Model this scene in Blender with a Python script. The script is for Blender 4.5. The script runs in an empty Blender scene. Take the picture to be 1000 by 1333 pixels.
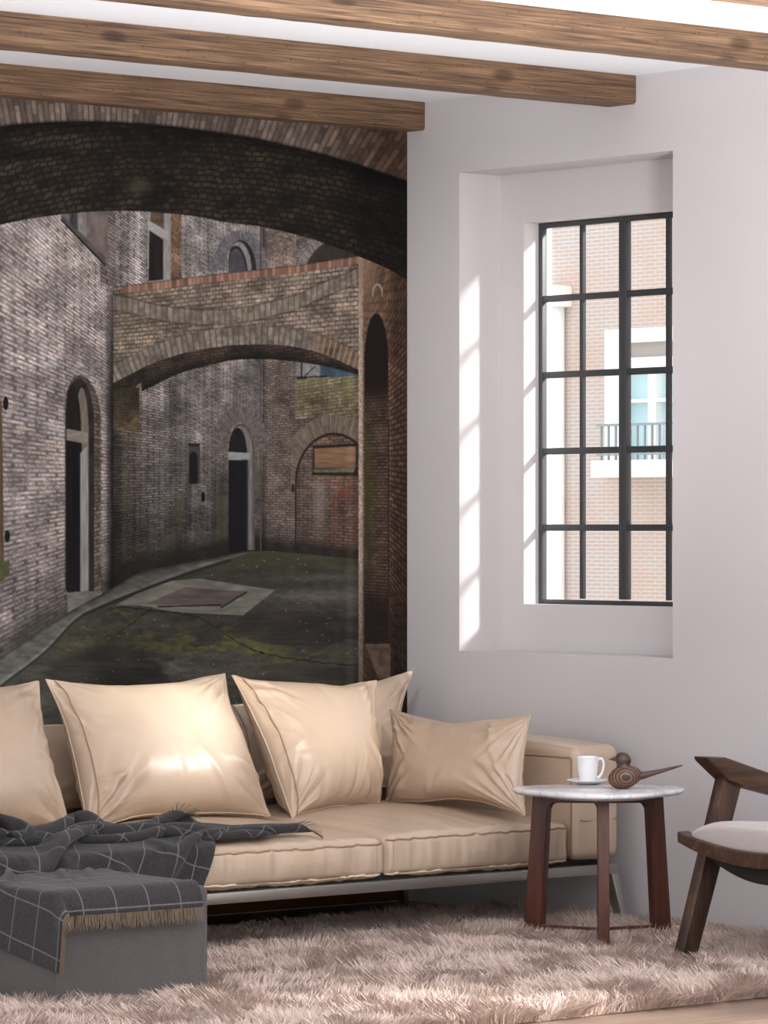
import bpy, bmesh, math, random
import numpy as np
from mathutils import Vector, Matrix
random.seed(7)
SC = bpy.context.scene
COL = SC.collection
PI = math.pi

# ------------------------------------------------------------------ helpers
def link(o, parent=None):
    COL.objects.link(o)
    if parent is not None: o.parent = parent
    return o
def smooth(me, ang=None):
    me.shade_smooth()
    if ang is not None: me.set_sharp_from_angle(angle=ang)
def mesh(name, V, Fc, m=None, parent=None, sm=False, ang=None, loc=None):
    me = bpy.data.meshes.new(name)
    me.from_pydata([tuple(map(float, v)) for v in V], [], [tuple(int(i) for i in f) for f in Fc]); me.update()
    if sm: smooth(me, ang)
    if m: me.materials.append(m)
    o = bpy.data.objects.new(name, me); link(o, parent)
    if loc is not None: o.location = loc
    return o
def fast_mesh(name, V, Q, m=None, parent=None, sm=True):
    """V (n,3), Q (k,4) or (k,3) numpy"""
    me = bpy.data.meshes.new(name)
    me.vertices.add(len(V)); me.vertices.foreach_set('co', np.ascontiguousarray(V, np.float32).ravel())
    k = Q.shape[1]
    me.loops.add(Q.size); me.loops.foreach_set('vertex_index', np.ascontiguousarray(Q, np.int32).ravel())
    me.polygons.add(len(Q)); me.polygons.foreach_set('loop_start', np.arange(0, Q.size, k, dtype=np.int32))
    me.update(calc_edges=True); me.validate()
    if sm: me.shade_smooth()
    if m: me.materials.append(m)
    o = bpy.data.objects.new(name, me); link(o, parent)
    return o
def from_bm(name, bm, m=None, parent=None, sm=False, ang=None):
    bmesh.ops.recalc_face_normals(bm, faces=bm.faces)
    me = bpy.data.meshes.new(name); bm.to_mesh(me); bm.free()
    if sm: smooth(me, ang)
    if m: me.materials.append(m)
    o = bpy.data.objects.new(name, me); link(o, parent)
    return o
def bm_box(bm, lo, hi, bev=0.0, seg=2):
    vs = [bm.verts.new((x, y, z)) for x in (lo[0], hi[0]) for y in (lo[1], hi[1]) for z in (lo[2], hi[2])]
    fs = [(0, 1, 3, 2), (4, 6, 7, 5), (0, 4, 5, 1), (2, 3, 7, 6), (0, 2, 6, 4), (1, 5, 7, 3)]
    ff = [bm.faces.new([vs[i] for i in f]) for f in fs]
    if bev:
        es = list({e for f in ff for e in f.edges})
        bmesh.ops.bevel(bm, geom=es, offset=bev, segments=seg, profile=.5, affect='EDGES')
def box(name, lo, hi, m, parent=None, bev=0.0, seg=2):
    bm = bmesh.new(); bm_box(bm, lo, hi, bev, seg)
    return from_bm(name, bm, m, parent, sm=bool(bev), ang=.6)
def bm_hex(bm, P8, bev=0.0, seg=2):
    """P8: bottom ring of 4 then top ring of 4"""
    vs = [bm.verts.new(p) for p in P8]
    ff = [bm.faces.new([vs[i] for i in f]) for f in ((3, 2, 1, 0), (4, 5, 6, 7), (0, 1, 5, 4), (1, 2, 6, 5), (2, 3, 7, 6), (3, 0, 4, 7))]
    if bev:
        es = list({e for f in ff for e in f.edges})
        bmesh.ops.bevel(bm, geom=es, offset=bev, segments=seg, profile=.5, affect='EDGES')
def bm_prism(bm, pts, off, bev=0.0, seg=2):
    """pts: 3-D outline, extruded by the vector off"""
    off = Vector(off); n = len(pts)
    a = [bm.verts.new(p) for p in pts]; b = [bm.verts.new(Vector(p) + off) for p in pts]
    ff = [bm.faces.new(a[::-1]), bm.faces.new(b)] + [bm.faces.new((a[i], a[(i + 1) % n], b[(i + 1) % n], b[i])) for i in range(n)]
    if bev:
        es = list({e for f in ff for e in f.edges})
        bmesh.ops.bevel(bm, geom=es, offset=bev, segments=seg, profile=.5, affect='EDGES')
def tube(name, pts, r, m, parent=None, n=8, closed=False):
    P = [Vector(p) for p in pts]; V = []; Fc = []; k = len(P); up = None
    rr = r if hasattr(r, '__len__') else [r] * k
    for i, p in enumerate(P):
        t = (P[(i + 1) % k] - P[i - 1]) if (closed or 0 < i < k - 1) else (P[1] - P[0] if i == 0 else P[-1] - P[-2])
        t.normalize()
        if up is None:
            up = Vector((0, 0, 1)) if abs(t.z) < .9 else Vector((1, 0, 0))
        a = t.cross(up)
        if a.length < 1e-5: a = t.orthogonal()
        a.normalize(); b = a.cross(t); up = b
        for j in range(n):
            q = 2 * PI * j / n
            V.append(p + (a * math.cos(q) + b * math.sin(q)) * rr[i])
    for i in range(k if closed else k - 1):
        i2 = (i + 1) % k
        for j in range(n):
            Fc.append((i * n + j, i * n + (j + 1) % n, i2 * n + (j + 1) % n, i2 * n + j))
    if not closed:
        Fc.append(tuple(range(n))[::-1]); Fc.append(tuple((k - 1) * n + j for j in range(n)))
    return mesh(name, V, Fc, m, parent, True)
def lathe(name, prof, m, parent=None, n=48, loc=None, ang=None):
    V = []; Fc = []; k = len(prof)
    for r, z in prof:
        for j in range(n):
            q = 2 * PI * j / n; V.append((max(r, 1e-5) * math.cos(q), max(r, 1e-5) * math.sin(q), z))
    for i in range(k - 1):
        for j in range(n):
            Fc.append((i * n + j, i * n + (j + 1) % n, (i + 1) * n + (j + 1) % n, (i + 1) * n + j))
    return mesh(name, V, Fc, m, parent, True, ang, loc)
def tag(o, label, cat, group=None, kind=None):
    if label: o['label'] = label
    if cat: o['category'] = cat
    if group: o['group'] = group
    if kind: o['kind'] = kind
    return o
def thing(name, label, cat, loc=(0, 0, 0), rz=0.0, group=None):
    o = bpy.data.objects.new(name, None); o.empty_display_size = .1; link(o)
    o.location = loc; o.rotation_euler = (0, 0, rz)
    return tag(o, label, cat, group)
def struct(o):
    o['kind'] = 'structure'; return o
def rebase(root, objs):
    """children were modelled in world coordinates: move their data into the frame of the root"""
    M = Matrix.Translation(root.location) @ Matrix.Rotation(root.rotation_euler.z, 4, 'Z')
    Mi = M.inverted()
    for o in objs:
        if o.type == 'MESH': o.data.transform(Mi)
def family(root):
    out = []
    for o in bpy.data.objects:
        p = o.parent
        while p is not None:
            if p == root: out.append(o); break
            p = p.parent
    return out

# ------------------------------------------------------------------ materials
def lin(c):
    c = c / 255.
    return c / 12.92 if c <= .04045 else ((c + .055) / 1.055) ** 2.4
def rgb(*c): return (lin(c[0]), lin(c[1]), lin(c[2]), 1)
class NT:
    def __init__(s, name, rough=.5, metal=0.0, base=(.5, .5, .5, 1)):
        s.m = bpy.data.materials.new(name); s.m.use_nodes = True
        s.t = s.m.node_tree; s.t.nodes.clear()
        s.out = s.t.nodes.new('ShaderNodeOutputMaterial'); s.b = s.t.nodes.new('ShaderNodeBsdfPrincipled')
        s.t.links.new(s.b.outputs[0], s.out.inputs[0])
        s.b.inputs['Base Color'].default_value = base; s.b.inputs['Roughness'].default_value = rough; s.b.inputs['Metallic'].default_value = metal
    def n(s, typ, **kw):
        x = s.t.nodes.new('ShaderNode' + typ)
        for k, v in kw.items():
            if k.startswith('i_'):
                key = k[2:].replace('_', ' ')
                x.inputs[key].default_value = v
            else: setattr(x, k, v)
        return x
    def l(s, a, b): s.t.links.new(a, b)
    def coord(s, kind='Object', scale=(1, 1, 1), rot=(0, 0, 0), loc=(0, 0, 0)):
        tc = s.n('TexCoord'); mp = s.n('Mapping')
        mp.inputs['Scale'].default_value = scale; mp.inputs['Rotation'].default_value = rot; mp.inputs['Location'].default_value = loc
        s.l(tc.outputs[kind], mp.inputs[0]); return mp.outputs[0]
    def noise(s, vec, sc, det=4, rough=.55, dist=0.0):
        x = s.n('TexNoise'); x.inputs['Scale'].default_value = sc; x.inputs['Detail'].default_value = det
        x.inputs['Roughness'].default_value = rough; x.inputs['Distortion'].default_value = dist
        s.l(vec, x.inputs['Vector']); return x.outputs[0]
    def ramp(s, fac, stops):
        x = s.n('ValToRGB'); e = x.color_ramp.elements
        while len(e) < len(stops): e.new(.5)
        for k, (p, c) in enumerate(stops): e[k].position = p; e[k].color = c
        s.l(fac, x.inputs[0]); return x.outputs[0]
    def mix(s, a, b, f, mode='MIX'):
        x = s.n('MixRGB'); x.blend_type = mode
        for i, v in ((1, a), (2, b), (0, f)):
            if hasattr(v, 'links') or hasattr(v, 'is_linked'): s.l(v, x.inputs[i])
            else: x.inputs[i].default_value = v
        return x.outputs[0]
    def math(s, op, a, b=0.0, c=0.0):
        x = s.n('Math'); x.operation = op
        for i, v in enumerate((a, b, c)):
            if hasattr(v, 'is_linked'): s.l(v, x.inputs[i])
            else: x.inputs[i].default_value = v
        return x.outputs[0]
    def base(s, c): s.l(c, s.b.inputs['Base Color'])
    def bump(s, h, st=.3, d=.01):
        x = s.n('Bump'); x.inputs['Strength'].default_value = st; x.inputs['Distance'].default_value = d
        s.l(h, x.inputs['Height']); s.l(x.outputs[0], s.b.inputs['Normal'])

def paint(name, c, rough=.85):
    t = NT(name, rough, 0, c); v = t.coord()
    t.bump(t.noise(v, 160, 3), .06, .003)
    t.base(t.mix(c, tuple(x * .94 for x in c[:3]) + (1,), t.noise(v, 2.2, 3)))
    return t.m
def wood(name, stops, axis=0, sc=1.0, rough=.5, knots=0.0, bump=.35, bd=.004, fine=70, finew=.38):
    t = NT(name, rough)
    st = [26, 26, 26]; st[axis] = 1.1
    v = t.coord('Object', tuple(x * sc for x in st))
    n1 = t.noise(v, 1.0, 6, .62, .6)
    f = [fine, fine, fine]; f[axis] = 2.2
    v2 = t.coord('Object', tuple(x * sc for x in f)); n2 = t.noise(v2, 1.6, 3, .6)
    v3 = t.coord('Object', (2.2, 2.2, 2.2)); n3 = t.noise(v3, 1.3, 3)
    h = t.math('ADD', t.math('MULTIPLY', n1, 1 - finew), t.math('MULTIPLY', n2, finew))
    col = t.ramp(h, stops)
    col = t.mix(col, (.55, .5, .46, 1), t.math('MULTIPLY', t.ramp(n3, [(.42, (0, 0, 0, 1)), (.7, (1, 1, 1, 1))]), .45), 'MULTIPLY')
    if knots:
        st = [3.0, 7, 7]; st = st if axis == 0 else [7, 3.0, 7]
        vo = t.n('TexVoronoi'); vo.inputs['Scale'].default_value = 1.0; vo.inputs['Randomness'].default_value = 1
        vd = t.mix(t.coord('Object', tuple(st)), t.n('TexNoise', i_Scale=5.0).outputs[1], .06)
        t.l(vd, vo.inputs['Vector'])
        k = t.ramp(vo.outputs['Distance'], [(.0, (0, 0, 0, 1)), (.10, (.25, .25, .25, 1)), (.17, (1, 1, 1, 1))])
        col = t.mix(col, t.mix((.18, .13, .10, 1), (1, 1, 1, 1), k), knots, 'MULTIPLY')
        vp = t.n('TexVoronoi'); vp.inputs['Scale'].default_value = 1.0; t.l(t.coord('Object', (26, 42, 42)), vp.inputs['Vector'])
        pit = t.ramp(vp.outputs['Distance'], [(.07, (0, 0, 0, 1)), (.15, (1, 1, 1, 1))])
        col = t.mix(col, t.mix((.35, .28, .22, 1), (1, 1, 1, 1), pit), .8, 'MULTIPLY')
    t.base(col)
    t.bump(h, bump, bd)
    return t.m
SUN_DIR = (-1.0, 1.2, -.86); SUN_E = 5.6; SUN_A = .12; SUN_C = (1.0, .97, .93)
SKY_C = (.975, .975, 1.0, 1); SKY_E = .80; EXPO = 1.18
EXTRA_WINDOWS = [(-1.95, -2.80, 1.86, 2.62), (-4.97, -6.5, .3, 2.3)]  # unseen windows, added and sized to aim sun patches at cushions and rug
CUSHION_FILL_E = 300.0; CEILING_FILL_E = 92.0; WALL_FILL_E = 68.0  # strengths of the added fill lights
# ---------------------------------------------------------------- the printed picture of the mural
def hsh(a, b, seed=0):
    a = np.asarray(a).astype(np.int64); b = np.asarray(b).astype(np.int64)
    h = (a * 73856093) ^ (b * 19349663) ^ (seed * 83492791 + 12345)
    h = (h ^ (h >> 13)) * 1274126177
    h &= 0xffffffff
    h = (h ^ (h >> 16)) * 2246822519
    h &= 0xffffffff
    h = h ^ (h >> 15)
    return (h & 0xffffff) / float(0xffffff)
def vnoise(x, y, seed=0):
    xi = np.floor(x); yi = np.floor(y); fx = x - xi; fy = y - yi
    fx = fx * fx * (3 - 2 * fx); fy = fy * fy * (3 - 2 * fy)
    a = hsh(xi, yi, seed); b = hsh(xi + 1, yi, seed); c = hsh(xi, yi + 1, seed); d = hsh(xi + 1, yi + 1, seed)
    return (a + (b - a) * fx) * (1 - fy) + (c + (d - c) * fx) * fy
def fbm(x, y, seed=0, n=4):
    s = 0; a = .5; t = 0
    for k in range(n):
        s = s + a * vnoise(x * 2 ** k, y * 2 ** k, seed + k * 7); t += a; a *= .55
    return s / t
def sst(a, b, x):
    t = np.clip((x - a) / (b - a), 0, 1); return t * t * (3 - 2 * t)
def crv(pts):
    p = np.array(pts, float); n = len(p)
    q = np.vstack([2 * p[0] - p[1], p, 2 * p[-1] - p[-2]]); o = []
    for i in range(n - 1):
        p0, p1, p2, p3 = q[i:i + 4]
        for t in np.linspace(0, 1, 12, endpoint=False):
            o.append(.5 * (2 * p1 + (p2 - p0) * t + (2 * p0 - 5 * p1 + 4 * p2 - p3) * t * t + (3 * p1 - p0 - 3 * p2 + p3) * t ** 3))
    o.append(p[-1]); o = np.array(o)
    return lambda u: np.interp(u, o[:, 0], o[:, 1])
def inpoly(U, V, pts):
    r = np.zeros(U.shape, bool); n = len(pts)
    for i in range(n):
        x0, y0 = pts[i]; x1, y1 = pts[(i + 1) % n]
        if y0 == y1: continue
        c = ((y0 > V) != (y1 > V)) & (U < (x1 - x0) * (V - y0) / (y1 - y0) + x0)
        r ^= c
    return r
def arch(U, V, x0, x1, top, spring, bot, sk=0.0):
    cx = (x0 + x1) / 2; rx = (x1 - x0) / 2
    v = V - sk * (U - cx)
    e = ((U - cx) / rx) ** 2 + (np.minimum(v - spring, 0) / (spring - top)) ** 2
    return (e < 1) & (v < bot)
def bricks(s, t, seed, mw=.16, asp=3.0):
    """s, t in course heights; gives per-brick tone and mortar amount"""
    t = t + .10 * (vnoise(s * .35, t * .35, seed + 3) - .5)
    r = np.floor(t); ft = t - r
    ss = s / asp + .5 * (r % 2) + .12 * hsh(r, r * 0 + 5, seed)
    c = np.floor(ss); fs = (ss - c) * asp
    tone = hsh(r, c, seed)
    d = np.minimum(np.minimum(ft, 1 - ft), np.minimum(fs, asp - fs))
    return tone, 1 - sst(mw * .4, mw * 1.3, d)
def C(*c): return np.array(c, float) / 255.

def mural_paint(U, V):
    out = np.zeros(U.shape + (3,))
    def put(m, f):
        if m.any(): out[m] = f(U[m], V[m])
    def mixc(a, b, t): return a + (b - a) * t[..., None]
    def wall(vx, vy, N, K, cb, cm, seed, var=.30, mw=.16, str_=1.0, grad=None, asp=3.0, vamp=.35):
        def f(u, v):
            d = np.maximum(np.abs(u - vx), 6)
            t = (v - vy) / d * N; s = K * N / d * 60.
            if vx == 1e9: pass
            tone, mo = bricks(s, t, seed, mw, asp)
            n1 = fbm(u / 26, v / 26, seed + 11); n2 = fbm(u / 7, v / 45, seed + 17); n3 = hsh(np.floor(u * 1.3), np.floor(v * 1.3), seed)
            n4 = fbm(u / 2.2, v / 2.2, seed + 5, 2)
            b = cb * (1 + var * (tone - .5) + vamp * (n1 - .5) * 1.6 + .25 * (n2 - .5) + .34 * (n4 - .5) + .14 * (n3 - .5))[..., None]
            b = b * (1 + (np.stack([tone, tone * 0 + .5, 1 - tone], -1) - .5) * .05)
            b = b * (.86 + .5 * (fbm(u / 1.3, v / 1.3, seed + 23, 2) - .5) + .14)[..., None]
            cc = mixc(b, cm * (.8 + .6 * n1)[..., None], mo * str_ * (.35 + .9 * vnoise(u / 6, v / 6, seed + 29)))
            if grad is not None: cc = grad(u, v, cc)
            return cc
        return f
    floor_l = crv([(-180, 1000), (-60, 905), (0, 856), (45, 826), (87, 798), (112, 784), (140, 769), (182, 746), (230, 735), (280, 726), (298, 722), (341, 717), (383, 720), (467, 728), (540, 736)])
    kerb_l = crv([(-180, 1050), (-60, 942), (0, 892), (56, 849), (98, 806), (134, 787), (196, 762), (240, 746), (280, 733), (310, 724), (350, 712)])
    F = floor_l(U)
    # ---- far and middle walls
    def g_mid(u, v, c):
        up = sst(640, 300, v)
        streak = fbm(u / 9, v / 160, 41)
        c = c * (.80 + .30 * up + .55 * (streak - .5))[..., None]
        c = mixc(c, c * C(235, 245, 255), up * .35)
        low = sst(560, 720, v)
        c = c * (1 - .30 * low)[..., None]
        moss = sst(.52, .72, fbm(u / 18, v / 60, 43)) * sst(520, 640, v) * .55
        c = mixc(c, C(72, 72, 50), moss)
        fl = floor_l(u)
        dk = sst(34, 10, fl - v) * (.55 + .6 * fbm(u / 11, v / 8, 44))
        c = mixc(c, C(30, 28, 23), np.clip(dk, 0, .92))
        return c * (1 - .35 * sst(170, 145, u) * sst(300, 420, v))[..., None]
    put((U >= 145) & (U < 341) & (V < F), wall(610, 620, 118, 4.6, C(132, 123, 117), C(66, 58, 52), 1, grad=g_mid, mw=.22, var=.22, vamp=.5))
    def g_far(u, v, c):
        c = c * (.84 + .22 * sst(600, 330, v) - .16 * sst(640, 725, v))[..., None]
        c = mixc(c, c * C(255, 226, 205) * 1.02, sst(375, 440, u) * .8)
        red = sst(.45, .7, fbm(u / 15, v / 20, 51)) * np.exp(-((u - 446) / 20) ** 2 - ((v - 665) / 32) ** 2)
        c = mixc(c, C(112, 54, 46), np.clip(red * .9, 0, .8))
        wh = np.exp(-((u - 415) / 10) ** 2 - ((v - 655) / 40) ** 2) * .35
        c = mixc(c, C(150, 143, 135), wh)
        fl = floor_l(u)
        c = mixc(c, C(32, 28, 23), np.clip(sst(22, 6, fl - v) * (.5 + .6 * fbm(u / 9, v / 6, 54)), 0, .9))
        return c * (1 - .35 * np.exp(-((u - 342) / 4) ** 2))[..., None]
    put((U >= 341) & (V < F), wall(-420, 640, 235, 15., C(122, 108, 98), C(64, 54, 47), 2, grad=g_far, mw=.2, var=.22, vamp=.5))
    # far light panel edges, moss gable with its arch and the blue box
    put((U > 385) & (V < 500) & (U < 470), wall(-900, 640, 330, 40., C(112, 104, 98), C(64, 57, 52), 3))
    put(inpoly(U, V, [(388, 470), (416, 470), (416, 496), (388, 498)]), lambda u, v: C(128, 122, 120) * (.8 + .3 * vnoise(u / 3, v / 2, 4))[..., None])
    put(inpoly(U, V, [(416, 470), (470, 478), (470, 494), (418, 498)]), lambda u, v: C(58, 74, 84) * (.8 + .4 * fbm(u / 8, v / 8, 5))[..., None])
    put((np.abs(U - 392) < 1.2) & (V > 468) & (V < 497) | inpoly(U, V, [(386, 490), (399, 490), (399, 499), (386, 499)]) | (np.abs(V - (490 - (U - 396) * .95)) < 1.0) & (U > 394) & (U < 410) | (np.abs(V - 491 + (U - 400) * .05) < .9) & (U > 396) & (U < 425), lambda u, v: np.broadcast_to(C(34, 32, 32), u.shape + (3,)))
    def moss_wall(u, v):
        c = wall(-420, 640, 190, 15., C(108, 97, 78), C(58, 50, 38), 6, vamp=.7)(u, v)
        m = sst(.35, .65, fbm(u / 3.5, v / 22, 61)) * sst(548, 500, v)
        return mixc(c, C(96, 90, 60), m * .6)
    put((U > 384) & (U < 470) & (V > 494 - .06 * (U - 384)) & (V < 545), moss_wall)
    # blind arch in the far wall
    def ring(cx, cy, rx, ry, N, cb, cm, seed, sk=0, per=.0):
        def f(u, v):
            vv = v - sk * (u - cx)
            a = np.arctan2(vv - cy, (u - cx) * ry / rx); r = np.hypot((u - cx) / rx, (vv - cy) / ry)
            t = a * N; k = np.floor(t); ft = t - k
            tone = hsh(k, np.floor(r * 6), seed)
            mo = 1 - sst(.05, .22, np.minimum(ft, 1 - ft))
            b = cb * (.86 + .34 * (tone - .5) + .3 * (fbm(u / 4, v / 4, seed) - .5) + .14)[..., None]
            return mixc(b, cm + 0 * b, mo * .75)
        return f
    ra = lambda cx, cy, rx, ry, w: (np.hypot((U - cx) / (rx + w), (V - cy) / (ry + w)) < 1) & (np.hypot((U - cx) / rx, (V - cy) / ry) >= 1) & (V < cy)
    put(ra(434, 636, 50, 72, 24) & (U > 378) & (U < 470), ring(434, 636, 50, 72, 34, C(104, 92, 79), C(70, 60, 51), 7))
    m = arch(U, V, 385, 484, 565, 628, 900) & (U < 470) & (V < F)
    put(m, wall(-420, 640, 215, 14., C(114, 100, 91), C(62, 53, 47), 8, grad=g_far, mw=.2, var=.22))
    e = np.abs(np.hypot((U - 434.5) / 49.5, np.minimum(V - 628, 0) / 63) - 1) < .028
    put(e & (U < 470) & (V < 628) | (np.abs(U - 384.5) < 1.0) & (V > 625) & (V < F), lambda u, v: np.broadcast_to(C(36, 30, 27), u.shape + (3,)))
    put(inpoly(U, V, [(407, 580), (465, 577), (465, 619), (406, 619)]), lambda u, v: np.broadcast_to(C(34, 28, 24), u.shape + (3,)))
    put(inpoly(U, V, [(409, 584), (463, 581), (463, 610), (409, 610)]), lambda u, v: C(126, 94, 72) * (.74 + .4 * fbm(u / 20, v / 1.6, 71) - .2 * sst(598, 612, v))[..., None])
    put(inpoly(U, V, [(407, 611), (462, 610), (460, 615), (408, 615)]), lambda u, v: C(92, 86, 66) * (.8 + .4 * vnoise(u / 3, v, 72))[..., None])
    put((np.abs(U - 381) < 1.5) & (V > 630) & (V < 640), lambda u, v: np.broadcast_to(C(25, 22, 20), u.shape + (3,)))
    # ---- upper storey seen over the bridge
    put((U > 222) & (U < 236) & (V < 372), wall(610, 620, 92, 4.6, C(122, 96, 76), C(66, 54, 45), 9))
    put(ra(312, 352, 20, 36, 16) & (V < 352), ring(312, 352, 20, 36, 18, C(106, 101, 103), C(76, 70, 68), 10))
    put(arch(U, V, 297, 333, 313, 345, 360, .25), lambda u, v: C(44, 40, 40) * (.7 + .5 * fbm(u / 5, v / 9, 101))[..., None])
    put(arch(U, V, 297, 327, 315, 347, 360, .25) & ~arch(U, V, 294, 322, 320, 352, 366, .25), lambda u, v: C(132, 126, 122) * (.8 + .3 * vnoise(u / 2, v / 3, 102))[..., None])
    put(arch(U, V, 297, 319, 324, 352, 366, .25), lambda u, v: C(70, 67, 70) * (.75 + .5 * fbm(u / 6, v / 6, 103))[..., None])
    put(arch(U, V, 384, 480, 303, 366, 420), ring(432, 366, 46, 60, 16, C(126, 118, 112), C(70, 62, 58), 12))
    put(arch(U, V, 394, 480, 313, 372, 420), lambda u, v: C(58, 50, 42) * (.6 + .6 * fbm(u / 9, v / 9, 121))[..., None])
    put(np.abs(U - 339) < 1.0, lambda u, v: np.broadcast_to(C(70, 62, 58), u.shape + (3,)) * (.8 + .4 * vnoise(u, v / 4, 13))[..., None])
    # tall upper window with white frame
    put(inpoly(U, V, [(191, 262), (222, 262), (222, 372), (192, 372)]), lambda u, v: C(142, 136, 132) * (.82 + .28 * fbm(u / 3, v / 12, 131))[..., None])
    put(inpoly(U, V, [(194, 300), (212, 312), (212, 364), (193, 366)]), lambda u, v: C(34, 28, 28) * (.6 + .7 * fbm(u / 6, v / 30, 132))[..., None])
    put(inpoly(U, V, [(197, 262), (213, 262), (213, 298), (195, 288)]), lambda u, v: C(92, 74, 60) * (.7 + .5 * fbm(u / 6, v / 6, 133))[..., None])
    put(inpoly(U, V, [(192, 286), (219, 303), (219, 313), (192, 298)]), lambda u, v: C(160, 154, 150) * (.85 + .25 * fbm(u / 6, v / 2, 134))[..., None])
    # middle door with ringed arch
    put(ra(312, 588, 18, 38, 21) & (V < 588), ring(312, 588, 18, 38, 17, C(96, 87, 82), C(70, 62, 57), 14))
    put(arch(U, V, 297, 331, 551, 588, 716), lambda u, v: C(84, 78, 74) * (.75 + .4 * fbm(u / 3, v / 5, 141))[..., None])
    put(arch(U, V, 298, 328, 555, 590, 716), lambda u, v: C(118, 112, 106) * (.72 + .4 * fbm(u / 2, v / 14, 142))[..., None])
    put(arch(U, V, 297, 321, 557, 590, 592), lambda u, v: C(28, 25, 25) * (.6 + .6 * fbm(u / 5, v / 5, 143))[..., None])
    put(inpoly(U, V, [(297, 588), (325, 590), (325, 598), (297, 598)]), lambda u, v: C(140, 138, 134) * (.8 + .3 * fbm(u / 5, v / 2, 144))[..., None])
    put(inpoly(U, V, [(297, 599), (322, 599), (322, 717), (297, 720)]), lambda u, v: C(20, 18, 22) * (.7 + .6 * fbm(u / 6, v / 20, 145))[..., None])
    put((U > 321) & (U < 323) & (V > 600) & (V < 716), lambda u, v: np.broadcast_to(C(58, 52, 50), u.shape + (3,)))
    # small window in the middle wall, iron hooks
    put(inpoly(U, V, [(245, 578), (260, 577), (260, 630), (245, 631)]), lambda u, v: C(66, 60, 55) * (.7 + .5 * fbm(u / 3, v / 4, 15))[..., None])
    put(arch(U, V, 246, 257, 588, 597, 630), lambda u, v: C(20, 18, 18) * (.8 + .5 * fbm(u / 3, v / 9, 151))[..., None])
    put(inpoly(U, V, [(244, 577), (261, 577), (259, 581), (246, 582)]), lambda u, v: np.broadcast_to(C(38, 34, 31), u.shape + (3,)))
    for (hx, hy, hw, hh) in ((264, 647, 2.5, 7), (131, 698, 2.2, 5)):
        put(((U - hx) / hw) ** 2 + ((V - hy) / hh) ** 2 < 1, lambda u, v: np.broadcast_to(C(16, 14, 14), u.shape + (3,)))
    # ---- bridge between the walls
    top = crv([(140, 374), (200, 367), (280, 357), (380, 346), (467, 333)])
    bf = crv([(140, 503), (146, 499), (168, 488), (196, 474), (241, 459), (280, 452), (310, 449), (361, 449), (400, 455), (428, 464), (470, 483)])
    bb = crv([(140, 540), (172, 520), (179, 512), (196, 504), (224, 490), (250, 481), (280, 474), (302, 469), (344, 467.5), (386, 471), (428, 478), (470, 489)])
    B = (U >= 145) & (U < 469)
    TB, BF, BB = top(U), bf(U), bb(U)
    put(B & (V > BF - 2) & (V < BB) , lambda u, v: wall(-900, 640, 300, 26., C(48, 40, 32), C(24, 20, 17), 16, vamp=.6)(u, v) * (.65 + .5 * sst(0, 14, bb(u) - v))[..., None])
    # pier under the left end of the bridge
    put((U >= 141) & (U < 184) & (V > BF) & (V < 760) & (V < F) & (V > bb(np.maximum(U, 176)) - 12 + (184 - U) * .12), wall(610, 620, 118, 4.6, C(110, 100, 90), C(56, 48, 42), 1, grad=g_mid, mw=.2))
    put((U >= 141) & (U < 181) & (V > BF) & (V < 560) & (V > 505), lambda u, v: wall(-900, 640, 330, 40., C(84, 70, 52), C(42, 35, 27), 17)(u, v) * (.62 + .5 * sst(505, 570, v))[..., None])
    def br(u, v):
        tb = top(u); bfv = bf(u)
        c = wall(-1900, 640, 400, 62., C(134, 118, 103), C(72, 62, 54), 18, mw=.2, vamp=.6, var=.25, asp=2.6)(u, v)
        warm = fbm(u / 40, v / 14, 181)
        c = c * (.82 + .30 * warm)[..., None]
        c = mixc(c, C(165, 150, 132), sst(.68, .82, fbm(u / 9, v / 5, 182)) * .5)
        c = mixc(c, c * C(205, 210, 200), sst(230, 150, u) * .7)
        # hollow band across the spandrel
        sag = crv([(140, 383), (170, 388), (200, 396), (260, 403), (316, 400), (380, 385), (420, 368), (470, 347)])(u)
        dd = v - sag
        t = u / 7.5; ft = t - np.floor(t); tone = hsh(np.floor(t), np.floor(dd / 9), 19)
        bandc = C(118, 107, 94) * (.88 + .22 * tone + .6 * (fbm(u / 5, v / 5, 183) - .5))[..., None]
        bandc = mixc(bandc, C(76, 68, 56) + 0 * bandc, (1 - sst(.05, .2, np.minimum(ft, 1 - ft))) * .6)
        m = (sst(-1, 1, dd) * sst(20, 18, dd))
        c = mixc(c, bandc, m)
        c = c * (1 - .28 * np.exp(-(dd / 1.3) ** 2) - .20 * np.exp(-((dd - 20) / 1.5) ** 2))[..., None]
        # voussoir ring
        dv = bfv - v
        ang = np.arctan2(900 - v, u - 330)
        t = ang * 62; ft = t - np.floor(t); tone = hsh(np.floor(t), np.floor(dv / 12), 20)
        rc = C(120, 109, 97) * (.82 + .28 * tone + .6 * (fbm(u / 5, v / 5, 184) - .5))[..., None]
        rc = mixc(rc, rc * C(215, 190, 170), sst(395, 425, u))
        mo = 1 - sst(.05, .22, np.minimum(ft, 1 - ft))
        rc = mixc(rc, mixc(C(74, 66, 56) + 0 * rc, C(150, 136, 120) + 0 * rc, sst(395, 425, u)), mo * .7)
        m = sst(24, 22, dv)
        c = mixc(c, rc, m)
        c = c * (1 - .2 * np.exp(-((dv - 24) / 1.3) ** 2))[..., None]
        # red header course along the top
        dt = v - tb
        t = u / 5.2; ft = t - np.floor(t); tone = hsh(np.floor(t), 0 * t, 21)
        hc = C(134, 100, 82) * (.76 + .45 * tone + .2 * (fbm(u / 4, v / 4, 185) - .5))[..., None]
        hc = mixc(hc, C(96, 74, 62) + 0 * hc, (1 - sst(.04, .2, np.minimum(ft, 1 - ft))) * .6)
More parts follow.
